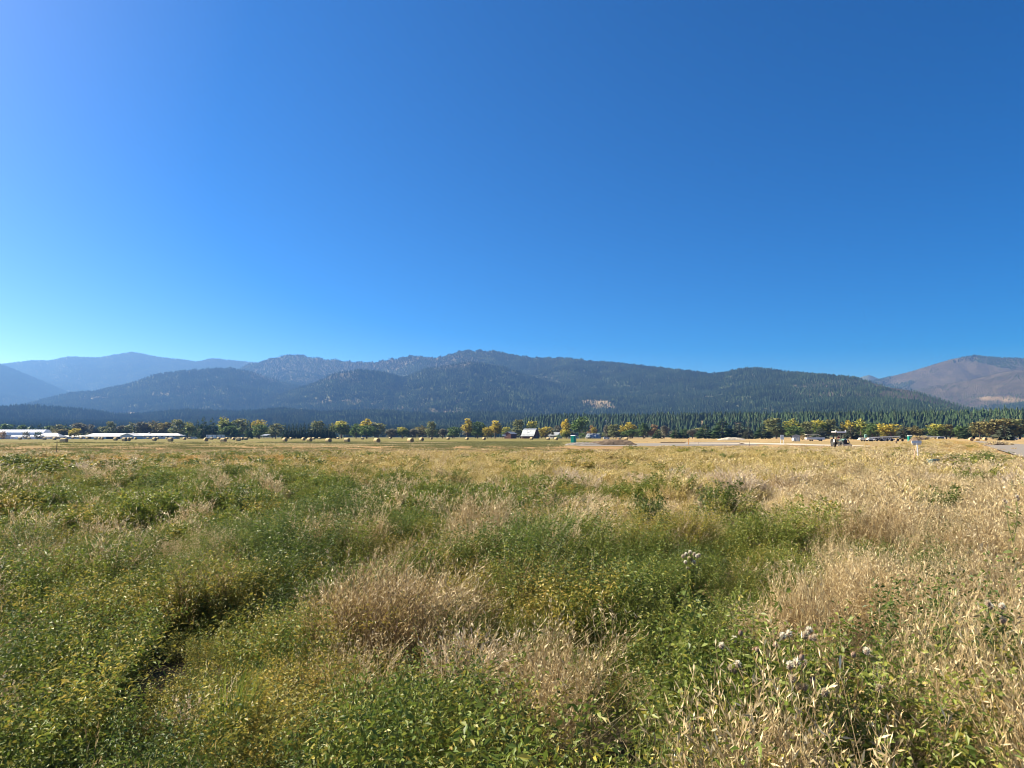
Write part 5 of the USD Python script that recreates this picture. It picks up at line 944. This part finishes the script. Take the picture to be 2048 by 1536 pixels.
# ------------------------------------------------------------------ plants that stand out by themselves
def thistle(label, spots, D, H, seed, leaf_h=.75):
    D = D * 1.3               # spots: pixels of the seed heads; the stem stands below them
    g = np.random.default_rng(seed); pts = [at_dist(px_, py_, D + g.normal(0, .05)) for px_, py_, _ in spots]; c = np.mean(pts, 0); z0 = float(ground_z(c[0], c[1]))
    t = thing('thistle', label, 'thistle', (c[0], c[1], z0), 0, group=None); o = np.array([c[0], c[1], z0]); b = Bag()
    join_p = np.array([0, 0, max((c[2] - z0) * .55, .2)])
    main = np.stack([np.linspace([0, 0, 0], join_p, 4)]); add_stems(b, main, .006, .005, (.16, .17, .07))
    for p, (_, _, kind) in zip(pts, spots):
        q = p - o; j = join_p * g.uniform(.75, 1.1); mid = (j + q) / 2 + np.array([q[0] * .18, q[1] * .18, -.02]); add_stems(b, np.stack([[j, mid, q - [0, 0, .02]]]), .0036, .0026, (.17, .2, .07))
        m_ = 12; tt = g.uniform(.1, .95, m_)[:, None]; pp = j * (1 - tt) + q * tt; add_leaves(b, pp, g.normal(size=(m_, 3)) * [1, 1, .4], .07, .018, pick(GREEN, m_, g), g, .2)
    m_, c_ = b.out(); part('stem', m_, M['leaf'], t, False, c_)
    nl = 44; tt = g.uniform(.05, 1, nl) ** .8; lb = Bag(); pl = join_p * tt[:, None]; d = g.normal(size=(nl, 3)) * [1, 1, .25] + [0, 0, .25]
    add_leaves(lb, pl, d, g.uniform(.16, .3, nl) * leaf_h * 1.2, g.uniform(.04, .07, nl), pick([(.12, .18, .045), (.16, .21, .06), (.2, .22, .07)], nl, g), g, .25); m_, c_ = lb.out(); part('foliage', m_, M['leaf'], t, False, c_)
    for p, (_, _, kind) in zip(pts, spots):
        q = p - o; hb = trimesh.creation.icosphere(1, .013); hb.apply_scale((1, 1, 1.15)); hb.apply_translation(q - [0, 0, .006]); hd_ = part('flower_head', hb, M['wood'], t, True)
        fb = Bag(); n_ = 150 if kind else 40; d = unit(g.normal(size=(n_, 3)) + [0, 0, .55]); L = g.uniform(.0095, .0155, n_) * (1.0 if kind else .6)
        col = [(.85, .83, .72), (.8, .77, .62)] if kind == 1 else ([(.58, .5, .34), (.68, .61, .46)] if kind == 2 else [(.32, .2, .11), (.4, .27, .15)])
        add_leaves(fb, q + d * .008, d, L * g.uniform(.7, 1.15, n_), .0034, pick(col, n_, g, .08), g); m_, c_ = fb.out(); part('seed_fluff', m_, M['fluff'], hd_, False, c_)
thistle('tall thistle crowded with white seed heads amid the dark green patch', [(1372, 1108, 1), (1380, 1104, 1), (1388, 1108, 2), (1394, 1112, 1), (1378, 1116, 2), (1388, 1124, 1), (1371, 1124, 1), (1375, 1136, 1), (1383, 1118, 0), (1366, 1112, 2), (1398, 1110, 2)], 5.4, 1.0, 1)
thistle('thistle with two white heads and a brown one, first of the bottom thistle cluster', [(1468, 1278, 1), (1443, 1291, 1), (1481, 1264, 0), (1515, 1297, 0), (1508, 1299, 0)], 3.2, 1.0, 2)
thistle('thistle with one big white tuft over small brown heads', [(1618, 1260, 1), (1610, 1270, 2), (1622, 1273, 0), (1629, 1275, 2), (1566, 1271, 1), (1578, 1267, 1), (1551, 1287, 0)], 3.1, 1.0, 3)
thistle('bushy thistle with cream heads in the middle of the cluster', [(1580, 1330, 1), (1593, 1324, 1), (1608, 1326, 2), (1582, 1346, 0), (1585, 1357, 2), (1625, 1358, 0), (1597, 1373, 2), (1609, 1373, 2), (1649, 1384, 2), (1603, 1312, 0)], 2.75, .95, 4, 1.0)
thistle('pale headed thistle left of the bushy one', [(1475, 1328, 1), (1463, 1336, 2), (1468, 1340, 0)], 2.9, .9, 5)
thistle('single headed thistle among the tan weeds', [(1733, 1302, 1), (1707, 1307, 0), (1758, 1376, 2)], 3.0, .95, 6)
thistle('thistle with a pair of white heads at the edge of the tan weeds', [(1980, 1212, 1), (2004, 1212, 1), (2006, 1240, 2), (1976, 1206, 2)], 3.7, 1.0, 7)
thistle('distant thistle with pale heads high in the tan weeds', [(2034, 992, 1), (2036, 998, 2), (2009, 1000, 2), (2012, 1004, 1)], 7.6, 1.2, 8, .35)
def weed(name, label, px_, py_, D, kind, scale, n=1, cat='weed', lean=0.0, spread=.2):
    g = np.random.default_rng(int(px_ + py_)); q = at_dist(px_, py_, D); z0 = float(ground_z(q[0], q[1])); t = thing(name, label, cat, (q[0], q[1], z0), 0)
    H = q[2] - z0; bb = Bag()
    for k in range(n):
        (v, f), c = make_proto(kind, 0 if D < 14 else 1, 10 + k).out(); top = v[:, 2].max(); v = v * [scale, scale, H / top * g.uniform(.85, 1.02)] + np.append(g.normal(0, spread, 2), 0) + v[:, 2:] * [lean, 0, 0]; bb.add(v, f, c)
    m_, c_ = bb.out(); part('foliage', m_, M['dry' if kind in ('tan', 'brown', 'dtuft') else 'leaf'], t, False, c_)
    part('stem', join(*[bar((g.normal(0, spread * .3), g.normal(0, spread * .3), -.05), (g.normal(0, spread) + lean * H * .7, g.normal(0, spread), H * .55), .003, 5, .0015) for k in range(2 + n)]), M['pink'] if kind in ('tan', 'brown') else M['stem'], t)
weed('green_bush', 'rounded dark green bush amid the tan weeds', 1880, 1105, 5.0, 'deep', 1.25, 3, 'bush'); weed('green_bush', 'low green shrub beside the gravel road', 1980, 902, 52, 'deep', 4.2, 4, 'bush', 0, .9)
weed('green_bush', 'dark green clump around the shadowy hollow of the field', 580, 1008, 9.5, 'deep', 1.5, 4, 'bush', 0, .35); weed('green_bush', 'tall bright green clump at the bottom middle', 790, 1330, 3.2, 'green', 1.0, 4, 'bush', .12, .18)
weed('dead_weed', 'big dead brown weed fanning up in the middle of the green', 790, 1105, 5.4, 'brown', 1.2, 3, 'weed', 0, .16); weed('dead_weed', 'pale dead weed plume standing behind the big brown one', 760, 1090, 6.2, 'tan', 1.2, 3, 'weed', .1, .2)
weed('dead_weed', 'curved tan plume rising at the thistles', 1762, 1100, 4.6, 'tan', .9, 2, 'weed', .1, .1); weed('dead_weed', 'slim tan plume curving over green leaves', 1640, 1085, 4.6, 'tan', .55, 1, 'weed', -.2, .04); weed('dead_weed', 'rust brown dead plume in the dark lower corner', 292, 1420, 2.8, 'brown', .5, 2, 'weed', .1, .05)
weed('grass_tuft', 'bright green upright grass tuft in a shaded gap', 450, 1290, 4.5, 'tuft', .7, 1, 'grass', 0, .05)

# ------------------------------------------------------------------ air
hz = box(31000, 24000, 1250, (0, 9000, 1250 / 2 - 4))
hm = material('haze_look', {'v': ('principled_volume', {'color': (.155, .355, .81), 'density': 7e-5, 'anisotropy': .45, 'absorption_color': (1.0, 1.0, 1.0)})}, [], volume='v.volume')
props(mesh_at('/World/haze', hz, hm), 'thin blue haze lying over the whole valley', 'haze', None, 'stuff')
